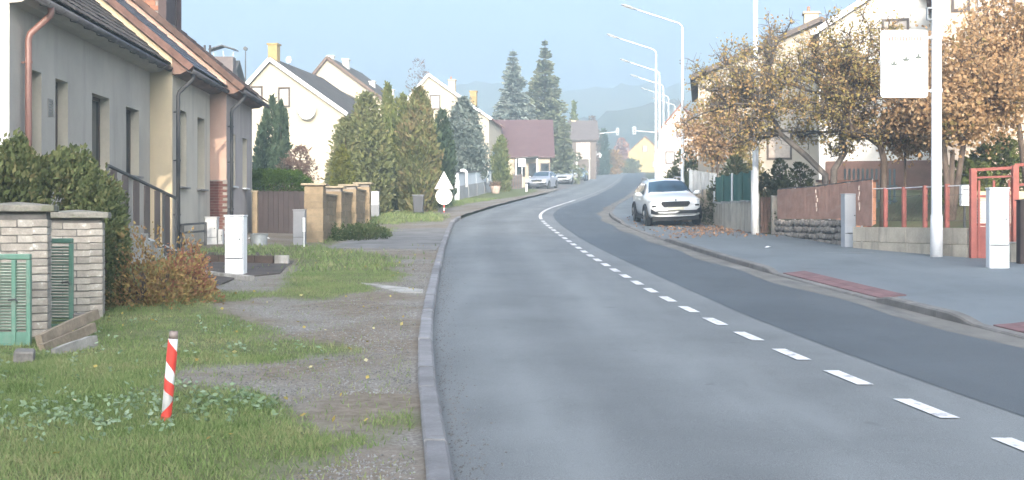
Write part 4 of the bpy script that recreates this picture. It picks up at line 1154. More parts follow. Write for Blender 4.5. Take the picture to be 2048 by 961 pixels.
# ------------------------------------------------------------------ bin, road sign, planter, white wall
p = gp(837, 431); bn = thing('wheelie_bin', 'dark grey wheelie bin on the grass in front of the conifers', 'bin', (p.x, p.y, p.z + .06))
b = MB(); b.v = [(-.18, -.2, .06), (.18, -.2, .06), (.18, .2, .06), (-.18, .2, .06), (-.23, -.26, .74), (.23, -.26, .74), (.23, .26, .74), (-.23, .26, .74)]
b.f = [(3, 2, 1, 0), (4, 5, 6, 7), (0, 1, 5, 4), (1, 2, 6, 5), (2, 3, 7, 6), (3, 0, 4, 7)]
BIN = mat('bin_plastic', (.055, .058, .068), .5, .1, 3, 20, spec=.4)
b.build('body', BIN, bn, bevel=.02); MB().box(-.25, .25, -.28, .28, .745, .80).build('lid', mat('bin_lid', (.16, .165, .18), .5, .1), bn, bevel=.02)
MB().tube([(-.2, .3, .72), (.2, .3, .72)], .016, 8).build('handle', BIN, bn)
for s in (-1, 1): MB().disc((s * .19, .2, .08), (1, 0, 0), .09, .05, 14).build('wheel', DARK_MET, bn)
p = gp(888, 429); sg = thing('road_sign', 'white triangular and round road signs on one striped post', 'road sign', (p.x, p.y, p.z))
k = p.y / FPX
def sz(py): return zat(py, p.y) - p.z
MB().tube([(0, .03, -.1), (0, .03, sz(345))], .03, 10).build('post', WHITE_PAINT, sg)
for a, b_ in ((.05, .16), (.28, .40)): MB().tube([(0, .03, a), (0, .03, b_)], .0325, 10).build('red_sleeve', mat('faded_red', (.45, .09, .08), .5, .1), sg)
SIGNW = mat('sunlit_white_sign', (.72, .70, .66), .4, .05, 4, 20, spec=.4)  # washed-out white of sun on the plates, put into the base colour
hw_, zt, zb_ = 19 * k, sz(343), sz(378.5)
def tri(s, y): return [(-hw_ * s, y, zb_ + (zt - zb_) * (1 - s) / 3), (hw_ * s, y, zb_ + (zt - zb_) * (1 - s) / 3), (0, y, zt - (zt - zb_) * (1 - s) * 2 / 3)]
MB().prism(tri(1, -.02), (0, .015, 0)).build('triangle_plate', SIGNW, sg, bevel=.006)
MB().prism(tri(.78, -.024), (0, .003, 0)).build('triangle_face', mat('pale_sign_face', (.74, .73, .70), .4, .04), sg)
zc = (sz(376) + sz(410)) / 2 - .005; rr = 16.8 * k
MB().disc((0, -.014, zc), (0, 1, 0), rr, .015, 32).build('round_plate', SIGNW, sg)
MB().disc((0, -.0235, zc), (0, 1, 0), rr * .86, .003, 32).build('round_face', mat('pale_pink_sign_face', (.74, .69, .67), .4, .04), sg)
SRED = mat('sign_lettering_red', (.25, .03, .03), .5, .1)
for i in range(7):
    x = -.24 + i * .055; MB().box(x, x + .034, -.028, -.0255, zc + .01 - .012 * (i % 2), zc + .075).build('lettering', SRED, sg)
MB().box(.03, .065, -.028, -.0255, zc - .10, zc - .05).build('lettering', SRED, sg)

ww = thing('white_wall', 'white garden wall with hooked white posts beside the far verge', 'wall', (0, 0, 0))
a, b_ = gp(915, 403), gp(992, 383)
LOWG = mat('grey_wall_base', (.3, .3, .31), .9, .15); BLUEW = mat('bluish_white_panel', (.52, .55, .60), .7, .06)
for i in range(5):
    p, q = a.lerp(b_, i / 5), a.lerp(b_, (i + 1) / 5 - .012)
    z = zf(p.y) - .15
    MB().bar((p.x, p.y, z + .5), (q.x, q.y, zf(q.y) + .35), .22, 1.0).build('base', LOWG, ww)
    MB().bar((p.x, p.y, z + 1.36), (q.x, q.y, zf(q.y) + 1.21), .10, .72).build('panel', BLUEW, ww)
    MB().bar((p.x, p.y, z + 1.75), (q.x, q.y, zf(q.y) + 1.60), .26, .06).build('coping', DARK_MET, ww)
for u in (.10, .62):
    p = a.lerp(b_, u) + Vector((.24, -.1, 0)); s = 1.0
    pts = [(p.x, p.y, zf(p.y) + .75), (p.x, p.y, zf(p.y) + 1.55)] + [(p.x - .19 + .19 * math.cos(t), p.y, zf(p.y) + 1.55 + .19 * math.sin(t)) for t in np.linspace(.3, 2.5, 7)]
    MB().tube(pts, .085, 10).build('hooked_post', WHITE_PAINT, ww, True)
p = gp(914, 404); o = thing('marker_post', 'plain white post at the near end of the white wall', 'post', (p.x, p.y, p.z))
MB().box(-.14, .14, -.1, .1, -.1, 1.2).build('shaft', mat('dull_white', (.5, .52, .53), .7, .1), o, bevel=.02); MB().box(-.10, .10, -.07, .07, 1.2, 1.5).build('neck', MATS['dull_white'], o, bevel=.03)
p = gp(991, 389); o = thing('stone_planter', 'pale round planter with brown plants near the white wall', 'planter', (p.x, p.y, p.z))
MB().tube([(0, 0, -.02), (0, 0, .12), (0, 0, .52), (0, 0, .56)], [.22, .26, .36, .34], 16).build('pot', mat('pale_terracotta', (.42, .33, .28), .85, .15), o, True)
P = rng.normal(0, 1, (500, 3)) * [.16, .16, .1] + [0, 0, .66]; V, F = leaf_quads(P, rng.normal(size=P.shape) + [0, 0, .5], .14, .06); np_mesh('plants', V, F, LITTER, o)

# ------------------------------------------------------------------ gabled houses beyond
ROOF_DK = mat('dark_weathered_roof', (.075, .068, .062), .85, .3, 2, 18, .6, 14, dist=.04)
ROOF_MV = mat('mauve_brown_roof', (.105, .062, .064), .7, .12, 2, 18, .5, 10, dist=.04)
ROOF_RD = mat('red_tiled_roof', (.24, .12, .085), .8, .2, 2, 18, .5, 12, dist=.04)
CHIM = mat('yellow_chimney', (.30, .22, .10), .9, .15, 3, 20)
def gable_house(name, label, loc, rz, W, L, he, hr, wm, rm, over=.35, wins=(), barge=None, apex=0.0, frame=None, side_wins=(), ridge_x=False):
    """house with its gable to the viewer: x across, y back; wins: (x, z, w, h) on the gable"""
    t = thing(name, label, 'house', loc, rz)
    w = W / 2
    b = MB()
    P = [(-w, 0, -.6), (w, 0, -.6), (w, 0, he), (apex, 0, hr), (-w, 0, he)]
    b.poly(*P); b.poly(*[(x, L, z) for x, y, z in P[::-1]])
    b.poly((w, 0, -.6), (w, L, -.6), (w, L, he), (w, 0, he)); b.poly((-w, L, -.6), (-w, 0, -.6), (-w, 0, he), (-w, L, he))
    b.build('wall', wm, t)
    r_ = MB(); roofs = None
    for s in (1, -1):
        e = s * w; run = abs(e - apex); sl = (hr - he) / run
        ex, ez = e + s * over, he - sl * over
        prof = [(ex, -over, ez + .03), (apex, -over, hr + .03), (apex, -over, hr + .2), (ex, -over, ez + .17)]
        r_.prism(prof if s > 0 else prof[::-1], (0, L + 2 * over, 0))
    roof = r_.build('roof', rm, t)
    if barge:
        for s in (1, -1):
            e = s * w; sl = (hr - he) / abs(e - apex)
            MB().bar((e + s * over, -over - .03, he - sl * over + .08), (apex, -over - .03, hr + .08), .05, .2, up=(0, 0, 1)).build('barge_board', barge, t)
    for x, z, ww_, hh in wins:
        f = MB(); fm = .09
        f.box(x - ww_ / 2 - fm, x - ww_ / 2, -.06, -.003, z - hh / 2 - fm, z + hh / 2 + fm); f.box(x + ww_ / 2, x + ww_ / 2 + fm, -.06, -.003, z - hh / 2 - fm, z + hh / 2 + fm)
        f.box(x - ww_ / 2, x + ww_ / 2, -.06, -.003, z - hh / 2 - fm, z - hh / 2); f.box(x - ww_ / 2, x + ww_ / 2, -.06, -.003, z + hh / 2, z + hh / 2 + fm)
        o = f.build('window', frame or WINBR, t)
        g = MB(); g.box(x - ww_ / 2, x + ww_ / 2, -.022, -.012, z - hh / 2, z + hh / 2); g.build('pane', MATS.get('lit_pane') or GLASS, o)
    for y, z, ww_, hh in side_wins:
        for s in (1, -1):
            f = MB(); xw_ = s * (w + .02)
            f.box(min(xw_, s * w), max(xw_, s * w) + .001, y - ww_ / 2 - .07, y + ww_ / 2 + .07, z - hh / 2 - .07, z + hh / 2 + .07); o = f.build('window', frame or WINBR, t)
            g = MB(); g.box(s * (w + .03) - .004, s * (w + .03) + .004, y - ww_ / 2, y + ww_ / 2, z - hh / 2, z + hh / 2); g.build('pane', GLASS, o)
    return t, roof
def chimney(roof, x, y, z, w, h, m, pots=0):
    b = MB(); b.box(x - w / 2, x + w / 2, y - w / 2, y + w / 2, z - 1.6, z + h); b.box(x - w / 2 - .06, x + w / 2 + .06, y - w / 2 - .06, y + w / 2 + .06, z + h, z + h + .09)
    o = b.build('chimney', m, roof)
    for k in range(pots):
        MB().tube([(x - .1 + .2 * k, y, z + h), (x - .1 + .2 * k, y, z + h + .35)], .07, 8).build('chimney_pot', mat('clay_pot', (.3, .17, .12), .9, .2), roof, True)
    return o
mat('lit_pane', (.42, .37, .33), .12, .25, 1.5, 8, spec=.6)
# cream house with dish
D = 66.0; zb0 = zf(D); s = FPX / D
cx = xat(566, D); ax = xat(541, D) - cx; Wd = xat(692, D) - xat(440, D)
ht, hroof = gable_house('gabled_house', 'cream gabled house with satellite dish and yellow chimney', (cx, D, zb0), R(-8), Wd, 9.5, zat(228, D) - zb0, zat(122, D) - zb0, FAR_CREAM, ROOF_DK, .25,
    [(xat(511.5, D) - cx, zat(192, D) - zb0, .50, .92), (xat(568.5, D) - cx, zat(195, D) - zb0, .50, .92)], WHITE_PAINT, ax)
chimney(hroof, ax, .5, zat(118, D) - zb0, .52, .82, CHIM)
dz_ = zat(222, D) - zb0; dxx = xat(620, D) - cx
dish = MB(); prev = None
for i in range(7):
    r_ = .52 * i / 6
    for j in range(20):
        a = j * math.pi / 10; dish.v.append((dxx + r_ * math.cos(a) * .95, -.32 - .16 * (1 - (r_ / .52) ** 2) * -1 - .12, dz_ + r_ * math.sin(a)))
for i in range(6):
    for j in range(20): dish.f.append((i * 20 + j, i * 20 + (j + 1) % 20, i * 20 + 20 + (j + 1) % 20, i * 20 + 20 + j))
dd = dish.build('satellite_dish', WHITE_PAINT, ht, True); MB().tube([(dxx, -.25, dz_), (dxx, .0, dz_ - .1)], .03, 6).build('bracket', DARK_MET, ht); MB().tube([(dxx, -.3, dz_ - .45), (dxx, -.85, dz_ - .1)], .015, 6).build('feed_arm', GALV, dd)
MB().disc((xat(599, D) - cx, -.02, zat(229, D) - zb0), (0, 1, 0), .06, .03, 10).build('vent', DARK_MET, ht)
# small antenna dish on the roof
MB().disc((ax + .75, .8, zat(120, D) - zb0 + .1), (.4, 1, 0), .2, .03, 14).build('antenna_dish', GALV, hroof); MB().tube([(ax + .75, .82, zat(120, D) - zb0 - .7), (ax + .75, .82, zat(120, D) - zb0 + .1)], .02, 6).build('antenna_mast', DARK_MET, hroof)
# house with the dark roof behind the row
D = 74.0; zb0 = zf(D); cx = xat(470, D)
hd_, hr_ = gable_house('gabled_house', 'dark-roofed house with hooded chimney half hidden behind the left row', (cx, D, zb0), R(88), 6.5, 9, zat(215, D) - zb0, zat(128, D) - zb0, mat('brown_grey_wall', (.17, .14, .125), .9, .2), ROOF_DK, .3)
c = MB(); lx = lambda px: (xat(px, D) - cx)
cc = thing('chimney_stack', 'broad dark chimney under a thin metal hood on the hidden roof', 'chimney', (xat(464, D), D - 2.2, zb0))
c.box(-.66, .66, -.4, .4, 5.5, zat(125, D) - zb0); c.build('stack', mat('dark_chimney_brick', (.13, .105, .10), .9, .25, 4, 20), cc)
for x in (-.6, 0, .6): MB().tube([(x, 0, zat(125, D) - zb0), (x, 0, zat(112, D) - zb0)], .02, 6).build('hood_leg', GALV, cc)
b = MB(); b.prism([(-.8, -.45, zat(112, D) - zb0), (0, -.45, zat(104, D) - zb0), (.8, -.45, zat(112, D) - zb0), (.8, -.45, zat(110, D) - zb0), (0, -.45, zat(102, D) - zb0), (-.8, -.45, zat(110, D) - zb0)], (0, .9, 0)); b.build('hood', DARK_MET, cc)
MB().tube([(1.32, 0, 5.6), (1.32, 0, zat(113, D) - zb0)], [.05, .03], 8).build('finial', DARK_MET, cc); b = MB(); b.disc((1.32, 0, zat(108, D) - zb0), (0, 1, 0), .12, .2, 12); b.build('finial_ball', DARK_MET, cc)
# second gabled house
D = 88.0; zb0 = zf(D); cx = xat(675, D); ax = xat(655, D) - cx
t_, r_ = gable_house('gabled_house', 'pale gabled house with white twin chimneys behind the dish house', (cx, D, zb0), R(-7), xat(765, D) - xat(585, D), 10, zat(200, D) - zb0, zat(118, D) - zb0, FAR_CREAM, ROOF_DK, .25, [], mat('brown_barge', (.12, .08, .06), .8), ax)
for px in (654, 671): chimney(r_, xat(px, D) - cx, 1.0 + (px > 660) * 2, zat(120, D) - zb0, .45, .35, WHITE_R)
chimney(r_, xat(720, D) - cx, 4, zat(170, D) - zb0, .4, .6, WHITE_R); chimney(r_, xat(748, D) - cx, 6, zat(182, D) - zb0, .4, .6, WHITE_R)
# lean-to roof beside it
D = 76.0; zb0 = zf(D); o = thing('garden_shed', 'small dark-roofed lean-to between the two cream gables', 'shed', (xat(665, D), D, zb0))
b = MB(); b.box(-1.3, 1.5, 0, 3, -.3, zat(205, D) - zb0); b.build('wall', WHITE_R, o)
b = MB(); b.prism([(-1.6, -.3, zat(165, D) - zb0), (-.4, -.3, zat(168, D) - zb0), (1.9, -.3, zat(203, D) - zb0), (1.9, -.3, zat(207, D) - zb0), (-.4, -.3, zat(173, D) - zb0), (-1.6, -.3, zat(170, D) - zb0)], (0, 3.4, 0)); b.build('roof', ROOF_DK, o)
# third gabled house
D = 97.0; zb0 = zf(D); cx = xat(880, D); ax = xat(858, D) - cx
t_, r_ = gable_house('gabled_house', 'cream gabled house with red verge above the columnar trees', (cx, D, zb0), R(-6), xat(972, D) - xat(775, D), 9, zat(238, D) - zb0, zat(152, D) - zb0, FAR_CREAM, ROOF_RD, .25, [(xat(870, D) - cx, zat(205, D) - zb0, .7, 1.0)], WHITE_PAINT, ax)
chimney(r_, xat(895, D) - cx, 2.5, zat(180, D) - zb0, .55, 1.0, CREAM_R, 1); chimney(r_, xat(934, D) - cx, 4, zat(196, D) - zb0, .55, .85, CHIM)
# long brown-roofed house (roof slope to the viewer)
def slope_house(name, label, x0, x1, D, depth, he, hr, wm, rm, over=.4):
    """house whose roof slope faces the viewer"""
    z = zf(D); t = thing(name, label, 'house', (x0, D, z)); W = x1 - x0
    b = MB(); b.poly((0, 0, -.6), (W, 0, -.6), (W, 0, he), (0, 0, he)); b.poly((W, depth, -.6), (0, depth, -.6), (0, depth, he), (W, depth, he))
    for x, s in ((0, -1), (W, 1)):
        P = [(x, 0, -.6), (x, depth, -.6), (x, depth, he), (x, depth / 2, hr), (x, 0, he)]; b.poly(*(P if s > 0 else P[::-1]))
    b.build('wall', wm, t)
    r_ = MB(); sl = (hr - he) / (depth / 2)
    for s in (0, 1):
        e = -over if s == 0 else depth + over
        prof = [(-over, e, he - sl * over + .03), (-over, depth / 2, hr + .03), (-over, depth / 2, hr + .2), (-over, e, he - sl * over + .18)]
        r_.prism(prof[::-1] if s == 0 else prof, (W + 2 * over, 0, 0))
    return t, r_.build('roof', rm, t)
D = 104.0; x0, x1 = xat(955, D), xat(1100, D)
t_, r_ = slope_house('cottage', 'low cottage under a big mauve-brown roof by the parked cars', x0, x1, D, 8.5, zat(310, D) - zf(D), zat(244, D + 4) - zf(D), FAR_CREAM, ROOF_MV)
for px, w_ in ((1040, .9), (1065, .7), (1090, .8)):
    x = xat(px, D) - x0; f = MB(); f.box(x - w_ / 2, x + w_ / 2, -.07, -.003, .9, 2.1); o = f.build('window', WINBR, t_); MB().box(x - w_ / 2 + .08, x + w_ / 2 - .08, -.085, -.075, .98, 2.02).build('pane', GLASS, o)
x = xat(1055, D) - x0; MB().prism([(x - 1.1, -1.6, 2.35), (x + .9, -1.6, 2.55), (x + .9, -1.6, 2.65), (x - 1.1, -1.6, 2.45)], (0, 1.5, 0)).build('porch_roof', ROOF_DK, t_)
for q in (-1.0, .8): MB().box(x + q - .06, x + q + .06, -1.55, -1.43, -.3, 2.4).build('porch_post', WHITE_PAINT, t_)
# brown house further up with a pale balcony
D = 152.0; x0, x1 = xat(1144, D), xat(1192, D)
t_, r_ = slope_house('cottage', 'small brown house with pale slatted balcony up the street', x0, x1, D, 7, zat(278, D) - zf(D), zat(244, D + 3) - zf(D), mat('brown_boards', (.14, .115, .10), .9, .2), mat('brown_roof', (.12, .10, .095), .8, .2))
bx = xat(1166, D) - x0
for k in range(9): MB().box(bx - .85 + k * .2, bx - .72 + k * .2, -.32, -.25, 2.6, 4.6).build('balcony_slat', mat('pale_pink_boards', (.58, .47, .42), .8, .1), t_)
MB().box(bx - .9, bx + .95, -.24, -.004, 2.5, 2.6).build('balcony_floor', WHITE_R, t_)
for q in (-.8, .8): MB().box(bx + q - .06, bx + q + .06, -.24, -.12, -.2, 2.5).build('balcony_post', WHITE_R, t_)
chimney(r_, xat(1150, D) - x0, 3.5, zat(246, D) - zf(D), .5, .5, CREAM_R)
# yellow house closing the street
D = 245.0; zb0 = zf(D); cx = xat(1290, D)
t_, r_ = gable_house('gabled_house', 'bright yellow gabled house closing the far end of the street', (cx, D, zb0), R(-4), xat(1332, D) - xat(1247, D), 9, zat(313, D) - zb0, zat(274, D) - zb0, mat('yellow_render', (.38, .29, .13), .9, .08), ROOF_RD, .4, [(0, zat(298, D) - zb0, .9, 1.2), (-2.0, 1.6, 1.0, 1.2), (2.0, 1.6, 1.0, 1.2)], None, 0)

# ------------------------------------------------------------------ trees on the left
TH_DK = leaf_mat('thuja_dark', [(.03, .05, .032), (.05, .075, .046), (.075, .10, .056)], .15, .8)
TH_OL = leaf_mat('thuja_olive', [(.07, .085, .032), (.125, .14, .058), (.17, .18, .08), (.21, .18, .095)], .2, .8)
TH_GR = leaf_mat('thuja_green', [(.058, .078, .024), (.10, .125, .038), (.145, .16, .055), (.19, .17, .07)], .2, .7)
TH_RU = leaf_mat('thuja_rusty', [(.07, .085, .03), (.125, .14, .055), (.175, .155, .072), (.23, .15, .085)], .2, .55)
YEL = leaf_mat('yellow_green_leaves', [(.08, .09, .02), (.14, .15, .035), (.2, .19, .06)], .3, .9)
SPR_B = leaf_mat('blue_spruce', [(.09, .115, .10), (.15, .18, .16), (.21, .24, .215), (.28, .30, .27)], .1, .7)
SPR_G = leaf_mat('green_spruce', [(.075, .095, .06), (.125, .145, .09), (.175, .19, .12), (.22, .22, .14)], .1, .7)
BRN = leaf_mat('brown_twiggy_leaves', [(.10, .07, .055), (.17, .12, .10), (.22, .16, .13)], .2, .8)
def tree_at(px, ytop, D): return (xat(px, D), D, zf(D) - .05), zat(ytop, D) - zf(D) + .05
for k, (px, yt, D, r_, lab) in enumerate(((523, 248, 50.5, .42, 'shortest of the three dark thujas by the cream gable'), (544, 193, 51, .48, 'tallest of the three dark thujas by the cream gable'), (561, 203, 50, .46, 'rightmost of the three dark thujas by the cream gable'))):
    b_, h_ = tree_at(px, yt, D); shrub('thuja', lab, 'tree', b_, h_, r_, TH_DK, 5200, .17, 'column', 20 + k, 1.6, .42, group='dark thujas by the cream gable')
b_, h_ = tree_at(600, 292, 45.5); shrub('shrub', 'brownish leafless shrub behind the trimmed hedge', 'shrub', b_, h_, .95, BRN, 7000, .12, 'mound', 24, .6, .3, rx=1.35)
b_, h_ = tree_at(733, 186, 50.8); shrub('conifer', 'broad olive-green conifer behind the block wall', 'tree', b_, h_, 1.6, TH_OL, 19000, .17, 'mound', 25, .7, .45)
b_, h_ = tree_at(690, 236, 49.8); shrub('conifer', 'smaller olive conifer leaning against the broad one', 'tree', b_, h_, 1.0, TH_OL, 8000, .16, 'mound', 35, .7, .45)
b_, h_ = tree_at(686, 292, 43.6); shrub('shrub', 'yellow-green bush above the tan block wall', 'shrub', b_, h_, .62, YEL, 3600, .11, 'mound', 26, .8, .5)
b_, h_ = tree_at(775, 166, 57); shrub('thuja', 'slim green columnar tree rising above the olive conifer', 'tree', b_, h_, .6, TH_GR, 7500, .17, 'column', 27, 1.8, .4)
b_, h_ = tree_at(838, 176, 52.5); shrub('thuja', 'tall columnar thuja flecked with rusty brown', 'tree', b_, h_, 1.15, TH_RU, 16000, .17, 'column', 28, 1.4, .42)
b_, h_ = tree_at(806, 190, 54.5); shrub('thuja', 'green thuja squeezed behind the rusty one', 'tree', b_, h_, .85, TH_GR, 8000, .17, 'column', 38, 1.4, .42)
b_, h_ = tree_at(884, 222, 57.5); shrub('thuja', 'dark narrow conifer just left of the blue spruce', 'tree', b_, h_, .9, TH_DK, 9000, .18, 'column', 29, 1.2, .42)
b_, h_ = tree_at(928, 196, 80); shrub('blue_spruce', 'silvery blue spruce behind the white wall', 'tree', b_, h_ - 1.1, 2.0, leaf_mat('grey_green_spruce', [(.055, .075, .066), (.095, .12, .105), (.14, .165, .145), (.19, .21, .185)], .1, .7), 19000, .22, 'mound', 30, .1, .45, z0=1.1, lobes=11)
b_, h_ = tree_at(1003, 272, 87); shrub('thuja', 'rounded green thuja in front of the cottage roof', 'tree', b_, h_, 1.0, TH_GR, 6000, .2, 'mound', 31, 1.2, .45)
b_, h_ = tree_at(1026, 98, 125); spruce('spruce', 'left and paler of the two tall spruces behind the cottage', b_, h_, 4.0, SPR_B, 32, .22, 120, .42)
b_, h_ = tree_at(1090, 78, 128); spruce('spruce', 'right and taller of the two tall spruces behind the cottage', b_, h_, 4.1, SPR_G, 33, .17, 120, .42)
b_, h_ = tree_at(1128, 228, 119); spruce('spruce', 'drooping conifer at the right end of the cottage', b_, h_, 1.35, SPR_G, 34, .45, 90, .36, whorls=22)
b_, h_ = tree_at(1148, 205, 165); shrub('conifer', 'light green pointed tree behind the small brown house', 'tree', b_, h_, 1.5, TH_GR, 3500, .4, 'cone', 36, 1, .45)
b_, h_ = tree_at(1183, 232, 185); shrub('tree', 'pinkish bare tree above the small brown house', 'tree', b_, h_, 1.7, BRN, 2600, .4, 'ball', 37, .6, .3)
b_, h_ = tree_at(1207, 258, 200); shrub('conifer', 'dark conifer behind the left traffic-signal mast', 'tree', b_, h_, 1.5, TH_DK, 3500, .4, 'mound', 39, 1, .45)
ORB = leaf_mat('orange_bush', [(.18, .12, .05), (.30, .18, .07), (.34, .22, .10)], .2, .5); RDB = leaf_mat('reddish_tree', [(.2, .10, .08), (.3, .16, .13), (.36, .22, .18)], .2, .5)
b_, h_ = tree_at(1225, 300, 205); shrub('shrub', 'orange autumn bush left of the yellow house', 'shrub', b_, h_, 1.7, ORB, 2600, .34, 'ball', 40, .6, .5, rx=1.3)
b_, h_ = tree_at(1243, 276, 235); shrub('tree', 'reddish autumn tree beside the yellow house', 'tree', b_, h_, 1.9, RDB, 2600, .4, 'ball', 41, .6, .5)
b_, h_ = tree_at(1262, 318, 225); shrub('shrub', 'brown-green bush in front of the yellow house', 'shrub', b_, h_, 1.8, TH_RU, 2400, .34, 'ball', 42, .6, .5, rx=1.4)
b_, h_ = tree_at(838, 118, 142); shrub('tree', 'faint pinkish bare tree behind the red-verged gable', 'tree', b_, h_, 2.6, BRN, 2200, .4, 'ball', 43, .8, .2, lobes=7)
df = thing('dark_fence', 'dark slatted fence between the white wall and the cottage', 'fence', (0, 0, 0))
fa, fb = gp(998, 384), gp(1042, 377)
for k in range(16):
    p = fa.lerp(fb, k / 15); MB().box(p.x - .09, p.x + .09, p.y - .02, p.y + .02, zf(p.y) - .1, zf(p.y) + 1.15 + .06 * (k % 5 == 0)).build('slat', [DARK_MET, BROWN_WOOD][k % 2], df)
for z in (.3, .9): MB().bar((fa.x, fa.y + .06, zf(fa.y) + z), (fb.x, fb.y + .06, zf(fb.y) + z), .05, .07).build('rail', DARK_MET, df)
# board sign and short post beside the first parked car
p = gp(1044, 366); o = thing('board_sign', 'small white board on a pole near the silver parked car', 'sign', (p.x, p.y - 24, zf(p.y - 24)))
D = p.y - 24; o.location.x = xat(1044, D)
MB().tube([(0, 0, -.1), (0, 0, zat(320, D) - zf(D))], .04, 8).build('pole', GALV, o); MB().box(-.32, .32, -.08, -.05, zat(334, D) - zf(D), zat(318, D) - zf(D)).build('board', mat('bluish_white_board', (.62, .68, .68), .4, .05), o)
p = gp(1053, 386); o = thing('marker_post', 'short white roadside post before the silver parked car', 'post', (p.x, p.y, p.z)); MB().tube([(0, 0, -.1), (0, 0, .9), (0, 0, .96)], [.09, .085, .04], 12).build('shaft', WHITE_PL, o, True); MB().tube([(0, 0, .62), (0, 0, .75)], .092, 12).build('band', DARK_MET, o)
# ------------------------------------------------------------------ walls, fences and gates on the right
def wl(px, D): return Vector((xat(px, D), D, 0))
SC = mat('dark_field_stone', (.29, .265, .24), .9, .35, 7, 40, .7, 30, each=.45)
sw = thing('stone_wall', 'low dark rubble-stone wall carrying the terracotta screen', 'wall', (0, 0, 0))
A, B = wl(1552, 34.9), wl(1690, 29.4); ztop = 1.5
seg = 5; 
for k in range(seg):
    p, q = A.lerp(B, k / seg), A.lerp(B, (k + 1) / seg)
    n = (q - p).normalized(); s = Vector((n.y, -n.x, 0)); s = s if s.x < 0 else -s
    b = MB(); b.prism([(p.x - s.x * .16, p.y - s.y * .16, .2), (p.x - s.x * .02, p.y - s.y * .02, .2), (p.x - s.x * .02, p.y - s.y * .02, ztop), (p.x - s.x * .16, p.y - s.y * .16, ztop)], (q.x - p.x, q.y - p.y, 0)); b.build('core', mat('stone_mortar', (.16, .15, .135), .95, .3, 5, 30, .6, 30), sw)
sm = []
for k in range(5):
    b = MB(); nn = 8
    for ring_r, zz in ((.0, -.055), (.85, -.05), (1.0, .0), (.8, .06), (0.0, .075)):
        for j in range(nn):
            a = j * 6.283 / nn; rr = ring_r * random.uniform(.82, 1.08)
            b.v.append((rr * math.cos(a) * .5, -zz, rr * math.sin(a) * .5))
    for i in range(4):
        for j in range(nn): b.f.append((i * nn + j, i * nn + nn + j, i * nn + nn + (j + 1) % nn, i * nn + (j + 1) % nn))
    me = bpy.data.meshes.new('stone'); me.from_pydata(b.v, [], b.f); me.materials.append(SC); me.update(); sm.append(me)
ang = math.atan2(B.y - A.y, B.x - A.x); W_ = (B - A).length
nrm = Vector((math.sin(ang), -math.cos(ang), 0)); nrm = nrm if nrm.x < 0 else -nrm
u = .1
rowh = .165
for r_ in range(6):
    u = .05 + .08 * (r_ % 2)
    while u < W_ - .05:
        w_ = random.uniform(.17, .34); p = A.lerp(B, (u + w_ / 2) / W_)
        z = ztop - .09 - r_ * rowh + random.uniform(-.02, .02)
        if z > zf(p.y) - .02:
            piece('stone', random.choice(sm), sw, (p.x + nrm.x * .035, p.y + nrm.y * .035, z), (random.uniform(-.1, .1), random.uniform(-.25, .25), ang), (w_ * 1.02, 1.0, random.uniform(.15, .2)))
        u += w_ * .98
# terracotta reed screen on posts above the stone wall
TER = mat('terracotta_reed_mat', (.37, .215, .165), .85, .18, 3, 60, .4, 90, stain=(.38, .25, .20), stain_scale=(2, 2, 8))
rs = thing('reed_screen', 'faded terracotta mat screen along the stone wall top', 'fence', (0, 0, 0))
C_ = wl(1741, 27.6); pts = [A, A.lerp(B, .25), A.lerp(B, .5), A.lerp(B, .75), B, B.lerp(C_, .5), C_]
tops = [2.36, 2.38, 2.36, 2.38, 2.40, 2.41, 2.42]
for k in range(6):
    p, q = pts[k] - nrm * .06, pts[k + 1] - nrm * .06
    zb_ = 1.52 if k < 4 else 1.36
    b = MB(); nj = 10
    for i in range(nj):
        x = p.lerp(q, i / nj); y = p.lerp(q, (i + 1) / nj); o_ = nrm * (.003 if i % 2 else 0)
        b.prism([(x + o_) + Vector((0, 0, zb_)), (y + o_) + Vector((0, 0, zb_)), (y + o_) + Vector((0, 0, tops[k + 1] - .005 * (i % 3))), (x + o_) + Vector((0, 0, tops[k] - .005 * (i % 3)))], nrm * .02)
    b.build('panel', TER, rs)
    MB().bar((p.x, p.y, tops[k] + .02), (q.x, q.y, tops[k + 1] + .02), .03, .03).build('wire_rail', DARK_MET, rs)
    MB().tube([(p.x - nrm.x * .05, p.y - nrm.y * .05, .6), (p.x - nrm.x * .05, p.y - nrm.y * .05, tops[k] + .04)], .025, 8).build('post', GALV, rs)
# pale worn streaks where the mat is torn (real strips hanging on the screen)
for px, D in ((1636, 31.3), (1721, 28.3)):
    for j in range(5):
        p = wl(px + random.uniform(-2, 2), D) + nrm * .035; z = 2.2 - j * .12
        MB().box(p.x - .016, p.x + .012, p.y - .004, p.y + .004, z, z + random.uniform(.05, .12)).build('torn_strip', mat('pale_torn_mat', (.40, .33, .29), .9, .1), rs)
# second terracotta wall behind
bw = thing('terracotta_wall', 'orange-pink rendered wall rising behind the mat screen', 'wall', (0, 0, 0))
D = 33.6; MB().box(xat(1640, D), xat(1752, D), D, D + .2, 1.0, zat(364, D)).build('wall_body', mat('orange_pink_render', (.34, .17, .11), .9, .12, 1, 30, .3, 60), bw)
MB().box(xat(1636, D), xat(1756, D), D - .05, D + .25, zat(364, D) + .002, zat(360, D)).build('coping', mat('dark_red_coping', (.13, .07, .055), .85, .2), bw)
MB().box(xat(1628, D), xat(1641, D), D - .12, D + .1, 1.2, zat(366, D)).build('pier', mat('dull_cream', (.34, .30, .25), .9, .1), bw)
# grey meter box
p = gp(1697, 505); cabinet('meter_cabinet', 'tall grey-blue meter box at the end of the stone wall', (p.x - .02, p.y - .25, p.z + .08), .29, .24, 1.30, mat('grey_blue_plastic', (.30, .32, .35), .5, .06), R(8))
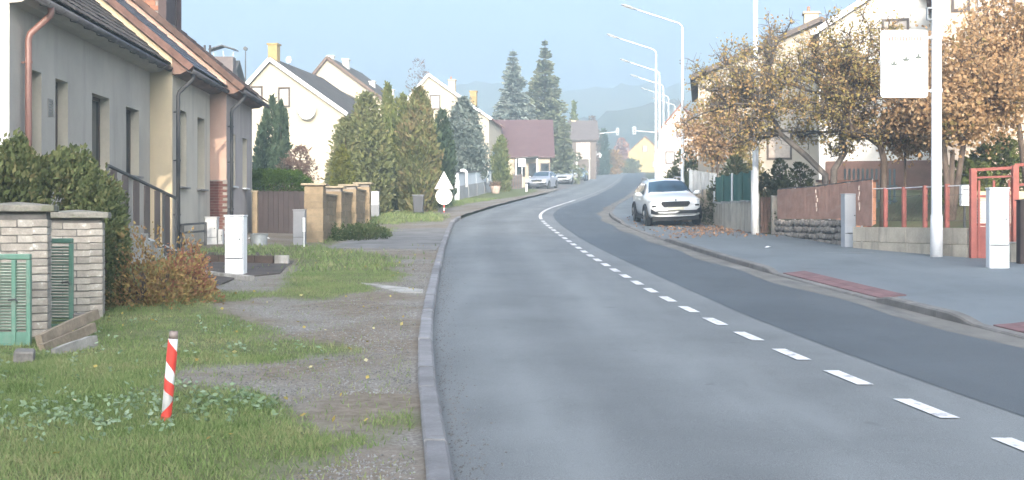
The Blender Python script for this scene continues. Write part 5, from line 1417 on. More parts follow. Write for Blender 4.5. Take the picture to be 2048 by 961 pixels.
# concrete wall in cast panels with red posts and wire mesh
PANELC = mat('streaked_concrete', (.385, .345, .285), .9, .2, 2, 30, .5, 40, stain=(.17, .16, .14), stain_scale=(4, 4, .5), stain_lo=.5, stain_hi=.75, each=.12)
cw = thing('concrete_wall', 'streaky grey concrete wall under the red fence posts', 'wall', (0, 0, 0))
A2, B2 = wl(1712, 28.4), wl(1941, 24.75); n = 4
for k in range(n):
    p, q = A2.lerp(B2, k / n), A2.lerp(B2, (k + 1) / n - .004)
    for zz0, zz1 in ((.2, .98), (.99, 1.33)):
        MB().bar((p.x, p.y, (zz0 + zz1) / 2), (q.x, q.y, (zz0 + zz1) / 2), .18 + .006 * (k % 2), zz1 - zz0).build('panel', PANELC, cw, bevel=.006)
RPAINT = mat('red_fence_paint', (.31, .095, .075), .6, .2, 4, 30, .2, 40, stain=(.22, .08, .06), stain_scale=(6, 6, 3))
rf_ = thing('red_fence', 'red-posted wire mesh fence on top of the concrete wall', 'fence', (0, 0, 0))
fp = []
for px in (1738, 1771, 1808, 1850, 1894):
    u = (px - 1712) / (1941 - 1712); D = 1 / ((1 - u) / 28.4 + u / 24.75) if False else 28.4 + (24.75 - 28.4) * u
    p = Vector((xat(px, D), D, 0)); fp.append(p); MB().box(p.x - .045, p.x + .045, p.y - .04, p.y + .04, 1.332, 2.2 + .08 * u).build('post', RPAINT, rf_, bevel=.006)
fp.append(B2)
for a, b_ in zip(fp, fp[1:]):
    for z in (2.17, 1.98, 1.44): MB().tube([(a.x, a.y, z + .04), (b_.x, b_.y, z + .05)], .012 if z > 2.1 else .005, 5).build('wire', GALV if z > 2.1 else DARK_MET, rf_)
    d = b_ - a; L_ = d.length; b = MB(); k = 0.0
    while k < L_ - .1:
        for s in (1, -1):
            e = k + s * .6
            k0, k1 = k, min(max(e, 0), L_)
            zz1 = 1.46 + abs(k1 - k0) / .6 * .66
            b.tube([a + d * (k0 / L_) + Vector((0, 0, 1.46)), a + d * (k1 / L_) + Vector((0, 0, zz1))], .003, 3, False)
        k += .12
    b.build('wire_mesh', mat('rusty_wire', (.13, .10, .085), .7, .2), rf_)
# red gate
rg = thing('red_gate', 'red metal gate in a tall red frame beside the white cabinet', 'gate', (0, 0, 0))
g0, g1 = wl(1946, 24.6), wl(2030, 24.2)
for p, h in ((g0, 2.55), (g1, 2.6)): MB().box(p.x - .06, p.x + .06, p.y - .06, p.y + .06, .3, h).build('post', RPAINT, rg, bevel=.008)
MB().bar((g0.x, g0.y, 2.52), (g1.x, g1.y, 2.55), .06, .06).build('top_beam', RPAINT, rg)
MB().bar((g0.x, g0.y, 2.36), (g1.x, g1.y, 2.38), .04, .04).build('beam', RPAINT, rg)
for z in (1.98, 1.40, .62): MB().bar((g0.x + .08, g0.y, z), (g1.x - .08, g1.y, z), .04, .05).build('rail', RPAINT, rg)
for k in range(3):
    p = g0.lerp(g1, .14 + .36 * k); MB().box(p.x - .02, p.x + .02, p.y - .02, p.y + .02, .6, 2.3).build('upright', RPAINT, rg)
p, q = g0.lerp(g1, .1), g0.lerp(g1, .9); MB().bar((p.x, p.y, 1.0), (q.x, q.y, 1.0), .02, .72).build('lower_panel', RPAINT, rg)
for k in range(9):
    MB().bar((p.x, p.y, 1.44 + k * .06), (q.x, q.y, 1.44 + k * .06), .008, .008).build('bar', GALV, rg)
g2 = wl(2075, 24.0); MB().box(g2.x - .06, g2.x + .06, g2.y - .06, g2.y + .06, .3, 2.65).build('post', RPAINT, rg); MB().bar((g1.x, g1.y, 2.60), (g2.x, g2.y, 2.62), .06, .06).build('top_beam', RPAINT, rg); MB().bar((g1.x, g1.y, 2.2), (g2.x, g2.y, 2.22), .05, .05).build('beam', RPAINT, rg)
D = 27.5; o = thing('brick_porch_wall', 'pale stone porch wall seen through the red gate', 'wall', (0, 0, 0)); MB().box(xat(1955, D), xat(2045, D), D, D + .3, .5, zat(398, D)).build('wall_body', mat('pale_pink_stone', (.42, .36, .32), .9, .2, 6, 30, .4, 40), o); MB().box(xat(1950, D), xat(2050, D), D - .05, D + .35, zat(398, D), zat(383, D)).build('coping', mat('peach_coping', (.5, .38, .26), .9, .1), o)
D = 26.0; o = thing('letter_box', 'small pale letter box on the fence by the red gate', 'letter box', (xat(1929, D), D, 1.3)); MB().box(-.02, .02, -.02, .02, 0, .5).build('stand', DARK_MET, o); MB().box(-.09, .09, -.07, .07, .5, .95).build('box', WHITE_PAINT, o, bevel=.01); MB().box(-.06, .06, -.075, -.071, .85, .87).build('slot', DARK_MET, o)
p = gp(1999, 553); cabinet('utility_pillar', 'tall white utility cabinet in front of the red gate', (p.x, p.y, float(pz(p.x, p.y))), .345, .30, 1.44, WHITE_PL, R(-9))
D = 22.9; o = thing('gate_post', 'dark brown timber post at the right picture edge', 'post', (xat(2047, D), D, zf(D))); MB().box(-.10, .10, -.1, .1, -.1, zat(402, D) - zf(D)).build('shaft', mat('very_dark_wood', (.045, .032, .03), .8, .2), o, bevel=.01); MB().box(-.12, .12, -.12, .12, zat(402, D) - zf(D), zat(400, D) - zf(D)).build('cap', MATS['very_dark_wood'], o)
D = 23.4; o = thing('concrete_pier', 'rough low concrete pier between red gate and brown post', 'pier', (xat(2028, D), D, zf(D))); MB().box(-.1, .1, -.1, .1, -.1, zat(487, D) - zf(D)).build('shaft', PANELC, o, bevel=.02); MB().box(-.11, .11, -.11, .11, zat(487, D) - zf(D), zat(484, D) - zf(D)).build('cap', CONC, o, bevel=.01)
# rusty wicket, concrete gate post, green screened fence on concrete base
D = 36.0; o = thing('rusty_wicket', 'narrow rusty brown wicket beside the near lamp post', 'gate', (0, 0, 0))
RUST = mat('rusty_sheet', (.16, .095, .07), .8, .3, 4, 30, .3, 40)
for k in range(3): MB().box(xat(1521 + k * 7, D), xat(1527.3 + k * 7, D), D - .01 * (k % 2), D + .02, zf(D) + .1, zat(395, D)).build('board', RUST, o)
for z in (.3, 1.0): MB().box(xat(1521, D), xat(1542, D), D + .022, D + .05, zf(D) + z, zf(D) + z + .05).build('rail', DARK_MET, o)
o = thing('concrete_post', 'pale concrete post at the start of the stone wall', 'post', (xat(1548.5, 35.4), 35.4, zf(35.4))); MB().box(-.075, .075, -.075, .075, -.1, zat(393, 35.4) - zf(35.4)).build('shaft', mat('pale_concrete', (.36, .32, .27), .9, .2), o, bevel=.012); MB().box(-.085, .085, -.085, .085, zat(393, 35.4) - zf(35.4), zat(391.5, 35.4) - zf(35.4)).build('cap', CONC, o)
gf = thing('green_fence', 'green-screened fence on a low concrete base behind the lamp post', 'fence', (0, 0, 0))
A3, B3 = wl(1432, 41.5), wl(1508, 36.8)
n3 = 4; GSCR = mat('green_windbreak', (.035, .105, .085), .8, .2, 2, 80, .3, 120)
for k in range(n3):
    p, q = A3.lerp(B3, k / n3), A3.lerp(B3, (k + 1) / n3 - .01)
    MB().bar((p.x, p.y, 1.45), (q.x, q.y, 1.40), .2, 1.25).build('base_panel', PANELC, gf, bevel=.01)
    MB().bar((p.x, p.y, 2.10), (q.x, q.y, 2.05), .26, .05).build('coping', CONC, gf)
    b = MB()
    for i in range(8):
        x, y = p.lerp(q, i / 8), p.lerp(q, (i + 1) / 8); o1, o2 = nrm * (.03 * math.sin(i * 1.3)), nrm * (.03 * math.sin((i + 1) * 1.3))
        b.prism([x + o1 + Vector((0, 0, 2.12)), y + o2 + Vector((0, 0, 2.08)), y + o2 + Vector((0, 0, 2.98 - .03 * math.sin(i))), x + o1 + Vector((0, 0, 2.98 - .03 * math.sin(i - 1)))], nrm * .01)
    b.build('screen', GSCR, gf)
for k in range(n3 + 1):
    p = A3.lerp(B3, k / n3) + nrm * .06; MB().tube([(p.x, p.y, 1.0), (p.x, p.y, 3.02)], .035, 8).build('post', [GALV, mat('green_post', (.03, .09, .07), .6, .1)][k % 2], gf)
# tumbledown stone pier and grey corrugated hoarding behind the parked car
o = thing('stone_pier', 'crumbling pale stone pier between parked car and green fence', 'pier', (xat(1416, 42.3), 42.3, zf(42.3)))
PST = mat('pale_rubble', (.33, .28, .22), .95, .25, 6, 30, .6, 30, each=.35)
MB().box(-.2, .2, -.16, .16, -.1, 1.28).build('core', MORTAR, o)
rm_ = box_mesh('stone', .22, .19, .15, PST, .02, .03)
for r_ in range(8):
    for c_ in range(2):
        for y in (-.1, .1): piece('stone', rm_, o, (-.11 + .22 * c_ + random.uniform(-.03, .03), y, .07 + r_ * .16), (random.uniform(-.15, .15), random.uniform(-.1, .1), random.uniform(-.2, .2)))
o = thing('rubble_wall', 'low pale rubble wall right behind the parked white car', 'wall', (xat(1395, 44), 44, zf(44)))
MB().box(-.55, .25, -.1, .14, -.2, 1.1).build('core', MORTAR, o)
for r_ in range(7):
    for c_ in range(4): piece('stone', rm_, o, (-.5 + .22 * c_ + random.uniform(-.03, .03) + .05 * (r_ % 2), -.1, .07 + r_ * .155), (random.uniform(-.15, .15), random.uniform(-.1, .1), random.uniform(-.2, .2)))
o = thing('hoarding', 'blue-grey corrugated hoarding behind the parked white car', 'fence', (0, 0, 0)); D = 47
for k in range(7):
    x0 = xat(1378 + k * 8, D); MB().box(x0, x0 + .148, D - .03 * (k % 2), D + .02, zf(D), zat(340 + 1.2 * k, D)).build('sheet', mat('blue_grey_sheet', (.26, .29, .32), .6, .2, each=.5), o)
MB().box(xat(1378, D), xat(1433, D), D + .022, D + .07, zf(D) + .5, zf(D) + .58).build('rail', DARK_MET, o)
# litter on the pavement
p = gp(1535, 507); o = MB()
for k in range(7):
    a = k * .9; o.v.append((.09 * math.cos(a) * random.uniform(.7, 1.2), .07 * math.sin(a) * random.uniform(.7, 1.2), random.uniform(.0, .035)))
o.v.append((0, 0, .045)); o.f = [(k, (k + 1) % 7, 7) for k in range(7)]
oo = o.build('paper_scrap', WHITE_PAINT); oo.location = (p.x, p.y, float(pz(p.x, p.y)) + .012); tag(oo, 'crumpled white paper scrap lying on the right pavement', 'litter')

# ------------------------------------------------------------------ houses on the right
def place(D, px): return xat(px, D)
D = 52.0; zb0 = zf(D) + 1.0; cx = xat(1625, D); ax = xat(1640, D) - cx
t_, r_ = gable_house('gabled_house', 'cream house with dark verge and chimney behind the apple tree', (cx, D, zb0), R(-9), xat(1860, D) - xat(1408, D), 10, zat(150, D) - zb0, zat(45, D) - zb0, mat('pale_beige_render', (.40, .365, .31), .95, .08, .8, 30, .3, 90), mat('grey_brown_roof', (.12, .105, .095), .85, .3, 2, 18, .6, 14, dist=.04), .35,
    [(xat(1450, D) - cx, zat(200, D) - zb0, .9, 1.1), (xat(1540, D) - cx, zat(195, D) - zb0, .9, 1.1), (xat(1460, D) - cx, zat(290, D) - zb0, .9, 1.1), (xat(1560, D) - cx, zat(290, D) - zb0, .9, 1.1)], mat('dark_barge', (.12, .10, .09), .8), ax, side_wins=[(3, 3.4, 1.0, 1.2)])
chimney(r_, xat(1625, D) - cx, .8, zat(58, D) - zb0, .6, .75, CREAM_R, 1)
D = 45.0; zb0 = zf(D) + 1.1; cx = xat(1775, D)
t_, r_ = gable_house('gabled_house', 'big white house behind the banner sign', (cx, D, zb0), R(-14), xat(1905, D) - xat(1640, D), 9, zat(60, D) - zb0, zat(-40, D) - zb0, WHITE_R, ROOF_RD, .3,
    [(xat(1725, D) - cx, zat(200, D) - zb0, .9, 1.2), (xat(1835, D) - cx, zat(200, D) - zb0, .9, 1.2), (xat(1790, D) - cx, zat(70, D) - zb0, .8, 1.0)], WHITE_PAINT, xat(1800, D) - cx)
b = MB(); b.box(xat(1655, D) - cx, xat(1895, D) - cx, -.06, -.004, -.5, zat(322, D) - zb0); b.build('plinth', mat('brown_plinth', (.17, .10, .08), .9, .2), t_)
D = 38.0; zb0 = zf(D) + 1.0; cx = xat(2040, D)
t_, r_ = gable_house('gabled_house', 'pale pink house with narrow window behind the orange tree', (cx, D, zb0), R(-20), xat(2200, D) - xat(1884, D), 9, zat(-60, D) - zb0, zat(-210, D) - zb0, mat('peach_render', (.52, .42, .34), .9, .1), ROOF_RD, .35,
    [(xat(1929, D) - cx, zat(-20, D) - zb0, .38, 1.0), (xat(2010, D) - cx, zat(-5, D) - zb0, .5, 1.2), (xat(1975, D) - cx, zat(150, D) - zb0, .9, 1.2)], None, 0)
p = MB(); xx = xat(1965, D) - cx; p.tube([(xx, -.12, 0), (xx, -.12, zat(-40, D) - zb0)], .05, 8); p.build('downpipe', WHITE_PAINT, t_, True)
D = 112.0; zb0 = zf(D); cx = xat(1362, D)
t_, r_ = gable_house('gabled_house', 'washed-out pinkish house beyond the row of lamp posts', (cx, D, zb0), R(-8), xat(1405, D) - xat(1318, D), 9, zat(262, D) - zb0, zat(212, D) - zb0, mat('pale_pink_render', (.56, .48, .44), .9, .1), ROOF_RD, .35, [(-1, 2.6, .7, 1.0), (1, 2.6, .7, 1.0), (0, 5.1, .7, .9)], None, 0)
D = 160.0; zb0 = zf(D); cx = xat(1345, D)
t_, r_ = gable_house('gabled_house', 'pale cream house further up the right side of the street', (cx, D, zb0), R(-8), xat(1385, D) - xat(1322, D), 9, zat(300, D) - zb0, zat(270, D) - zb0, CREAM_R, ROOF_RD, .35, [(-.9, 1.7, .7, 1.0), (.9, 1.7, .7, 1.0)], None, 0)

# ------------------------------------------------------------------ trees and shrubs on the right
APPLE = leaf_mat('apple_leaves', [(.22, .20, .075), (.36, .28, .095), (.28, .24, .11), (.41, .26, .115), (.44, .31, .17)], .35, .7)
ORANGE = leaf_mat('orange_leaves', [(.22, .19, .075), (.36, .225, .11), (.43, .275, .15), (.46, .33, .20), (.28, .19, .11)], .35, .6)
def gzf(x, y): return float(gz(x, y))
D = 33.0; bx = xat(1655, D)
broadleaf('apple_tree', 'crooked apple tree with sparse yellowing leaves behind the mat screen', (bx, D, gzf(bx, D)), None, tuple(at(1578, 205, D)), (3.05, 2.0, 2.2), APPLE, BARK_GREY, 52, 11, 9, .076, 5, .12, .105,
    stems=[[tuple(Vector((bx, D, gzf(bx, D) - .2))), tuple(at(1650, 350, D)), tuple(at(1612, 312, D)), tuple(at(1560, 268, D)), tuple(at(1530, 215, D - .3))],
           [tuple(Vector((bx + .1, D, gzf(bx, D) - .2))), tuple(at(1668, 340, D)), tuple(at(1690, 305, D + .2)), tuple(at(1683, 262, D + .3)), tuple(at(1655, 190, D + .4))]], bare=.58, seed=51)
bx2 = xat(1766, D - 1)
broadleaf('apple_tree', 'gnarled dark-limbed apple tree left of the banner pole', (bx2, D - 1, gzf(bx2, D - 1)), None, tuple(at(1695, 165, D - 1)), (1.75, 1.5, 2.2), APPLE, BARK, 34, 10, 9, .076, 5, .12, .10,
    stems=[[tuple(Vector((bx2, D - 1, gzf(bx2, D - 1) - .2))), tuple(at(1768, 320, D - 1)), tuple(at(1760, 292, D - 1)), tuple(at(1738, 276, D - 1)), tuple(at(1706, 270, D - 1)), tuple(at(1690, 215, D - 1))]], bare=.56, seed=52)
D = 30.5; bx = xat(1900, D)
broadleaf('maple_tree', 'dense orange-leaved tree behind the red fence', (bx, D, gzf(bx, D)), [tuple(at(1905, 300, D)), tuple(at(1885, 250, D)), tuple(at(1935, 240, D))], tuple(at(1925, 185, D)), (1.85, 1.6, 1.75), ORANGE, BARK, 26, 9, 6, .10, 13, .19, .10, seed=53)
bx = xat(2060, D + 1)
broadleaf('maple_tree', 'taller orange tree cut by the right picture edge', (bx, D + 1, gzf(bx, D + 1)), [tuple(at(2060, 290, D + 1)), tuple(at(2030, 200, D + 1))], tuple(at(2050, 110, D + 1)), (1.7, 1.5, 2.0), ORANGE, BARK, 26, 9, 6, .10, 13, .19, .10, seed=54)
bx = xat(1810, 32.5)
broadleaf('maple_tree', 'small orange sapling filling the gap below the banner', (bx, 32.5, gzf(bx, 32.5)), [tuple(at(1810, 300, 32.5))], tuple(at(1815, 255, 32.5)), (.75, .8, .75), ORANGE, BARK, 14, 7, 5, .09, 11, .15, .05, seed=55)
def rshrub(lab, px, ytop, D, r_, m, n, size, shape='mound', seed=1, rx=1.0, cat='shrub', name='shrub'):
    x = xat(px, D); z = gzf(x, D); return shrub(name, lab, cat, (x, D, z), zat(ytop, D) - z, r_, m, n, size, shape, seed, .7, .5, rx=rx)
GRY = leaf_mat('grey_green_leaves', [(.05, .06, .03), (.09, .10, .05), (.14, .14, .08)], .25, .8)
rshrub('green shrub behind the orange tree, by the right edge', 2000, 268, 33.0, .95, TH_GR, 4200, .11, seed=61, rx=1.5)
rshrub('dark green shrub low behind the red fence', 1930, 318, 32.0, .75, TH_GR, 2600, .10, seed=62, rx=1.6)
rshrub('grey-green shrub behind the rusty wicket', 1560, 318, 38.0, .62, GRY, 3400, .11, seed=63, rx=1.5)
rshrub('grey-green shrub above the green-screened fence', 1470, 312, 41.5, .78, GRY, 3600, .12, seed=64, rx=1.4)
bx = xat(1425, 49)
broadleaf('cherry_tree', 'loose orange-brown tree above the parked white car', (bx, 49, gzf(bx, 49)), [tuple(at(1425, 320, 49)), tuple(at(1440, 285, 49))], tuple(at(1430, 262, 49)), (1.35, 1.3, 1.45), ORANGE, BARK, 20, 7, 5, .12, 9, .2, .07, seed=65)
rshrub('dense green shrub behind the second lamp post', 1372, 296, 62.0, 1.0, TH_GR, 3400, .15, seed=66, rx=1.6)
rshrub('yellowish shrub between green fence and apple tree', 1500, 258, 43.0, .8, APPLE, 3000, .11, seed=67, rx=1.2)
rshrub('bushy olive shrub under the apple tree', 1600, 325, 35.5, .55, GRY, 2600, .10, seed=68, rx=1.8)
D = 36; gf2 = thing('garden_fence', 'thin blue-grey garden fence seen below the apple trees', 'fence', (0, 0, 0))
for k in range(12):
    x = xat(1690 + k * 9, D); MB().box(x - .03, x + .03, D, D + .02, gzf(x, D) - .1, zat(338, D)).build('picket', mat('blue_grey_wood', (.17, .22, .23), .8, .15), gf2)
for z in (.25, .7): MB().box(xat(1686, D), xat(1795, D), D + .022, D + .05, gzf(xat(1740, D), D) + z, gzf(xat(1740, D), D) + z + .05).build('rail', MATS['blue_grey_wood'], gf2)

# ------------------------------------------------------------------ lamp posts, banner, traffic signals
def lamp_post(label, px, ybend, D, arm=2.45, rise=18, r0=.085, h=None, base=None):
    x = xat(px, D); z = float(pz(x, D)) if base is None else base
    H = h or (zat(ybend, D) - z)
    t = thing('lamp_post', label, 'lamp post', (x, D, z), 0, 'lamp posts along the right pavement')
    MB().tube([(0, 0, -.2), (0, 0, 1.2), (0, 0, 1.24), (0, 0, H * .6), (0, 0, H)], [r0 * 1.28, r0 * 1.25, r0, r0 * .85, r0 * .62], 14).build('pole', GALV, t, True)
    a = R(rise); pts = [(0, 0, H - .05)] + [(-.35 * (1 - math.cos(q)), 0, H + .3 * math.sin(q)) for q in np.linspace(.2, 1.3, 5)]
    e = Vector(pts[-1]); tip = e + Vector((-math.cos(a), 0, math.sin(a))) * (arm - .3)
    MB().tube(pts + [tuple(e.lerp(tip, .5)), tuple(tip)], r0 * .45, 8).build('arm', GALV, t, True)
    d = Vector((-math.cos(a), 0, math.sin(a)))
    hd = MB(); hd.tube([tip - d * .12, tip + d * .02, tip + d * .35, tip + d * .62, tip + d * .7], [.035, .07, .095, .08, .03], 10); hd.v = [(vx, vy * 1.25, vz_ if vz_ > (tip + d * ((vx - tip.x) / d.x if d.x else 0)).z - .03 else (tip + d * ((vx - tip.x) / d.x)).z - .03) for vx, vy, vz_ in hd.v]
    o = hd.build('lamp_head', mat('lamp_grey', (.22, .23, .24), .5, .1), t, True)
    MB().bar(tip + d * .12 - Vector((0, 0, .045)), tip + d * .58 - Vector((0, 0, .045)), .12, .02).build('lens', mat('lamp_lens', (.5, .5, .48), .2, .05), o)
    MB().box(-.05, .05, -r0 * 1.3 - .012, -r0 * 1.2, .5, .9).build('service_door', GALV, t)
    return t
for args in (('nearest lamp post, running out of the top of the picture', 1511, -80, 35.8), ('lamp post rising behind the parked white car', 1365, 58, 58.0), ('second lamp post beyond the white car', 1312, 108, 72.0), ('third lamp post beyond the white car', 1319, 150, 90.0), ('fourth lamp post beyond the white car', 1327, 176, 108.0), ('fifth lamp post beyond the white car', 1337, 198, 130.0), ('farthest lamp post, near the right signal mast', 1350, 214, 152.0)):
    lamp_post(*args, r0=.095 if args[3] < 40 else .085)
D = 25.1; x = xat(1873, D); z = float(pz(x, D))
bp_ = thing('banner_pole', 'white pole in front of the concrete wall carrying the banner sign', 'pole', (x, D, z))
MB().tube([(0, 0, -.1), (0, 0, .85), (0, 0, .9), (0, 0, 5.5), (0, 0, 8.2)], [.128, .122, .108, .10, .085], 18).build('shaft', mat('pole_white', (.66, .67, .69), .5, .08, 1.5, 30, stain=(.42, .42, .43), stain_scale=(6, 6, 1.2), stain_lo=.58, stain_hi=.8), bp_, True)
b = MB(); ring(b, 0, 0, 0, 0, 0, 0, 0) if False else None
lz = zat(28, D) - z; lx_ = xat(1860, D) - x
l = MB(); l.box(lx_ - .07, lx_ + .07, -.05, .05, lz + .10, lz + .13); l.box(lx_ - .06, lx_ + .06, -.05, .05, lz - .13, lz - .11)
for s in (-1, 1): l.box(lx_ + s * .06 - .008, lx_ + s * .06 + .008, -.04, .04, lz - .11, lz + .10)
l.build('lantern_frame', mat('lantern_grey', (.26, .29, .32), .5, .1), bp_)
MB().bar((lx_ + .05, 0, lz), (-.09, 0, lz), .03, .03).build('lantern_bracket', DARK_MET, bp_)
# camera-like bracket and clips
for py in (75, 182):
    zz = zat(py, D) - z; MB().tube([(0, 0, zz - .04), (0, 0, zz + .04)], .122, 16).build('clamp', GALV, bp_); MB().bar((-.1, 0, zz), (-.28, 0, zz), .035, .035).build('bracket', GALV, bp_)
bn_ = thing('banner_sign', 'white rounded banner sign with three thin flower stems', 'sign', (x, D, z))
x0, x1, z0_, z1_ = xat(1761, D) - x, xat(1855, D) - x, zat(196, D) - z, zat(61, D) - z
cr = .07; prof = []
for cx_, cz_, a0 in ((x1 - cr, z1_ - cr, 0), (x0 + cr, z1_ - cr, 1), (x0 + cr, z0_ + cr, 2), (x1 - cr, z0_ + cr, 3)):
    for q in range(5): a = (a0 + q / 4) * math.pi / 2; prof.append((cx_ + cr * math.cos(a), -.03, cz_ + cr * math.sin(a)))
MB().prism(prof, (0, .05, 0)).build('board', mat('banner_white', (.78, .78, .775), .5, .03), bn_)
INK = mat('grey_ink', (.10, .12, .11), .7, .1); INKR = mat('pale_red_ink', (.42, .20, .18), .7, .1)
def bp2(px, py): return (xat(px, D) - x, -.035, zat(py, D) - z)
for hx, hy in ((1787, 128), (1811, 119), (1836, 114)):
    MB().tube([bp2(1811, 192), bp2(1811 + (hx - 1811) * .45, 160), bp2(hx, hy + 2)], .009, 5).build('stem_mark', mat('pale_grey_ink', (.22, .23, .22), .7, .1), bn_)
    b = MB(); b.prism([bp2(hx - 8, hy - 2), bp2(hx - 5, hy + 4), bp2(hx + 5, hy + 4), bp2(hx + 8, hy - 2), bp2(hx + 2.5, hy), bp2(hx, hy - 10), bp2(hx - 2.5, hy)], (0, -.003, 0)); b.build('flower_mark', INK, bn_)
for k in range(12):
    q = 1776 + k * 5.6; MB().prism([bp2(q, 83), bp2(q + 3.8, 83), bp2(q + 3.8, 75 - (k % 3)), bp2(q, 75 - (k % 3))], (0, -.003, 0)).build('lettering_mark', INKR, bn_)
# traffic signals on mast arms
def signal(label, px, D, yarm, px_end, face_front):
    x = xat(px, D); z = zf(D); H = zat(yarm, D) - z; e = xat(px_end, D) - x
    t = thing('signal_mast', label, 'traffic signal', (x, D, z))
    MB().tube([(0, 0, -.2), (0, 0, H - .3)], [.13, .10], 10).build('mast', GALV, t, True)
    s = 1 if e > 0 else -1
    pts = [(0, 0, H - .9)] + [(s * .8 * (1 - math.cos(q)), 0, H - .9 + .8 * math.sin(q)) for q in np.linspace(.2, 1.57, 6)] + [(e, 0, H + .15)]
    MB().tube(pts, .075, 8).build('arm', GALV, t, True)
    b = MB(); b.box(e - .2, e + .2, -.1, .1, H - .35, H + .7); hd = b.build('signal_head', mat('signal_box', (.42, .44, .45) if face_front else (.6, .62, .62), .6, .1), t, bevel=.03)
    b = MB(); b.box(e - .24, e + .24, .11, .13, H - .4, H + .75); b.build('backing_board', WHITE_PAINT, t, bevel=.05)
    for k in range(3):
        MB().disc((e, -.11, H - .15 + k * .33), (0, 1, 0), .12, .03, 14).build('lens', mat('unlit_lens', (.06, .06, .06), .3, .1), hd)
        b = MB(); b.tube([(e + .14 * math.cos(a), -.13, H - .15 + k * .33 + .14 * math.sin(a)) for a in np.linspace(.2, 2.94, 8)], .02, 5); b.build('visor', DARK_MET, hd)
    return t, H
t_, H = signal('left traffic-signal mast with arm over the far road', 1192, 192.0, 266, 1235, True)
for dx, zz in ((-.45, 3.4), (.45, 3.2), (-.45, 2.5)): MB().disc((dx, -.15, zz), (0, 1, 0), .42, .04, 18).build('sign_plate', WHITE_PAINT, t_); MB().bar((0, -.1, zz), (dx, -.12, zz), .04, .04).build('sign_bracket', GALV, t_)
signal('right traffic-signal mast with arm reaching left over the far road', 1322, 172.0, 264, 1269, False)

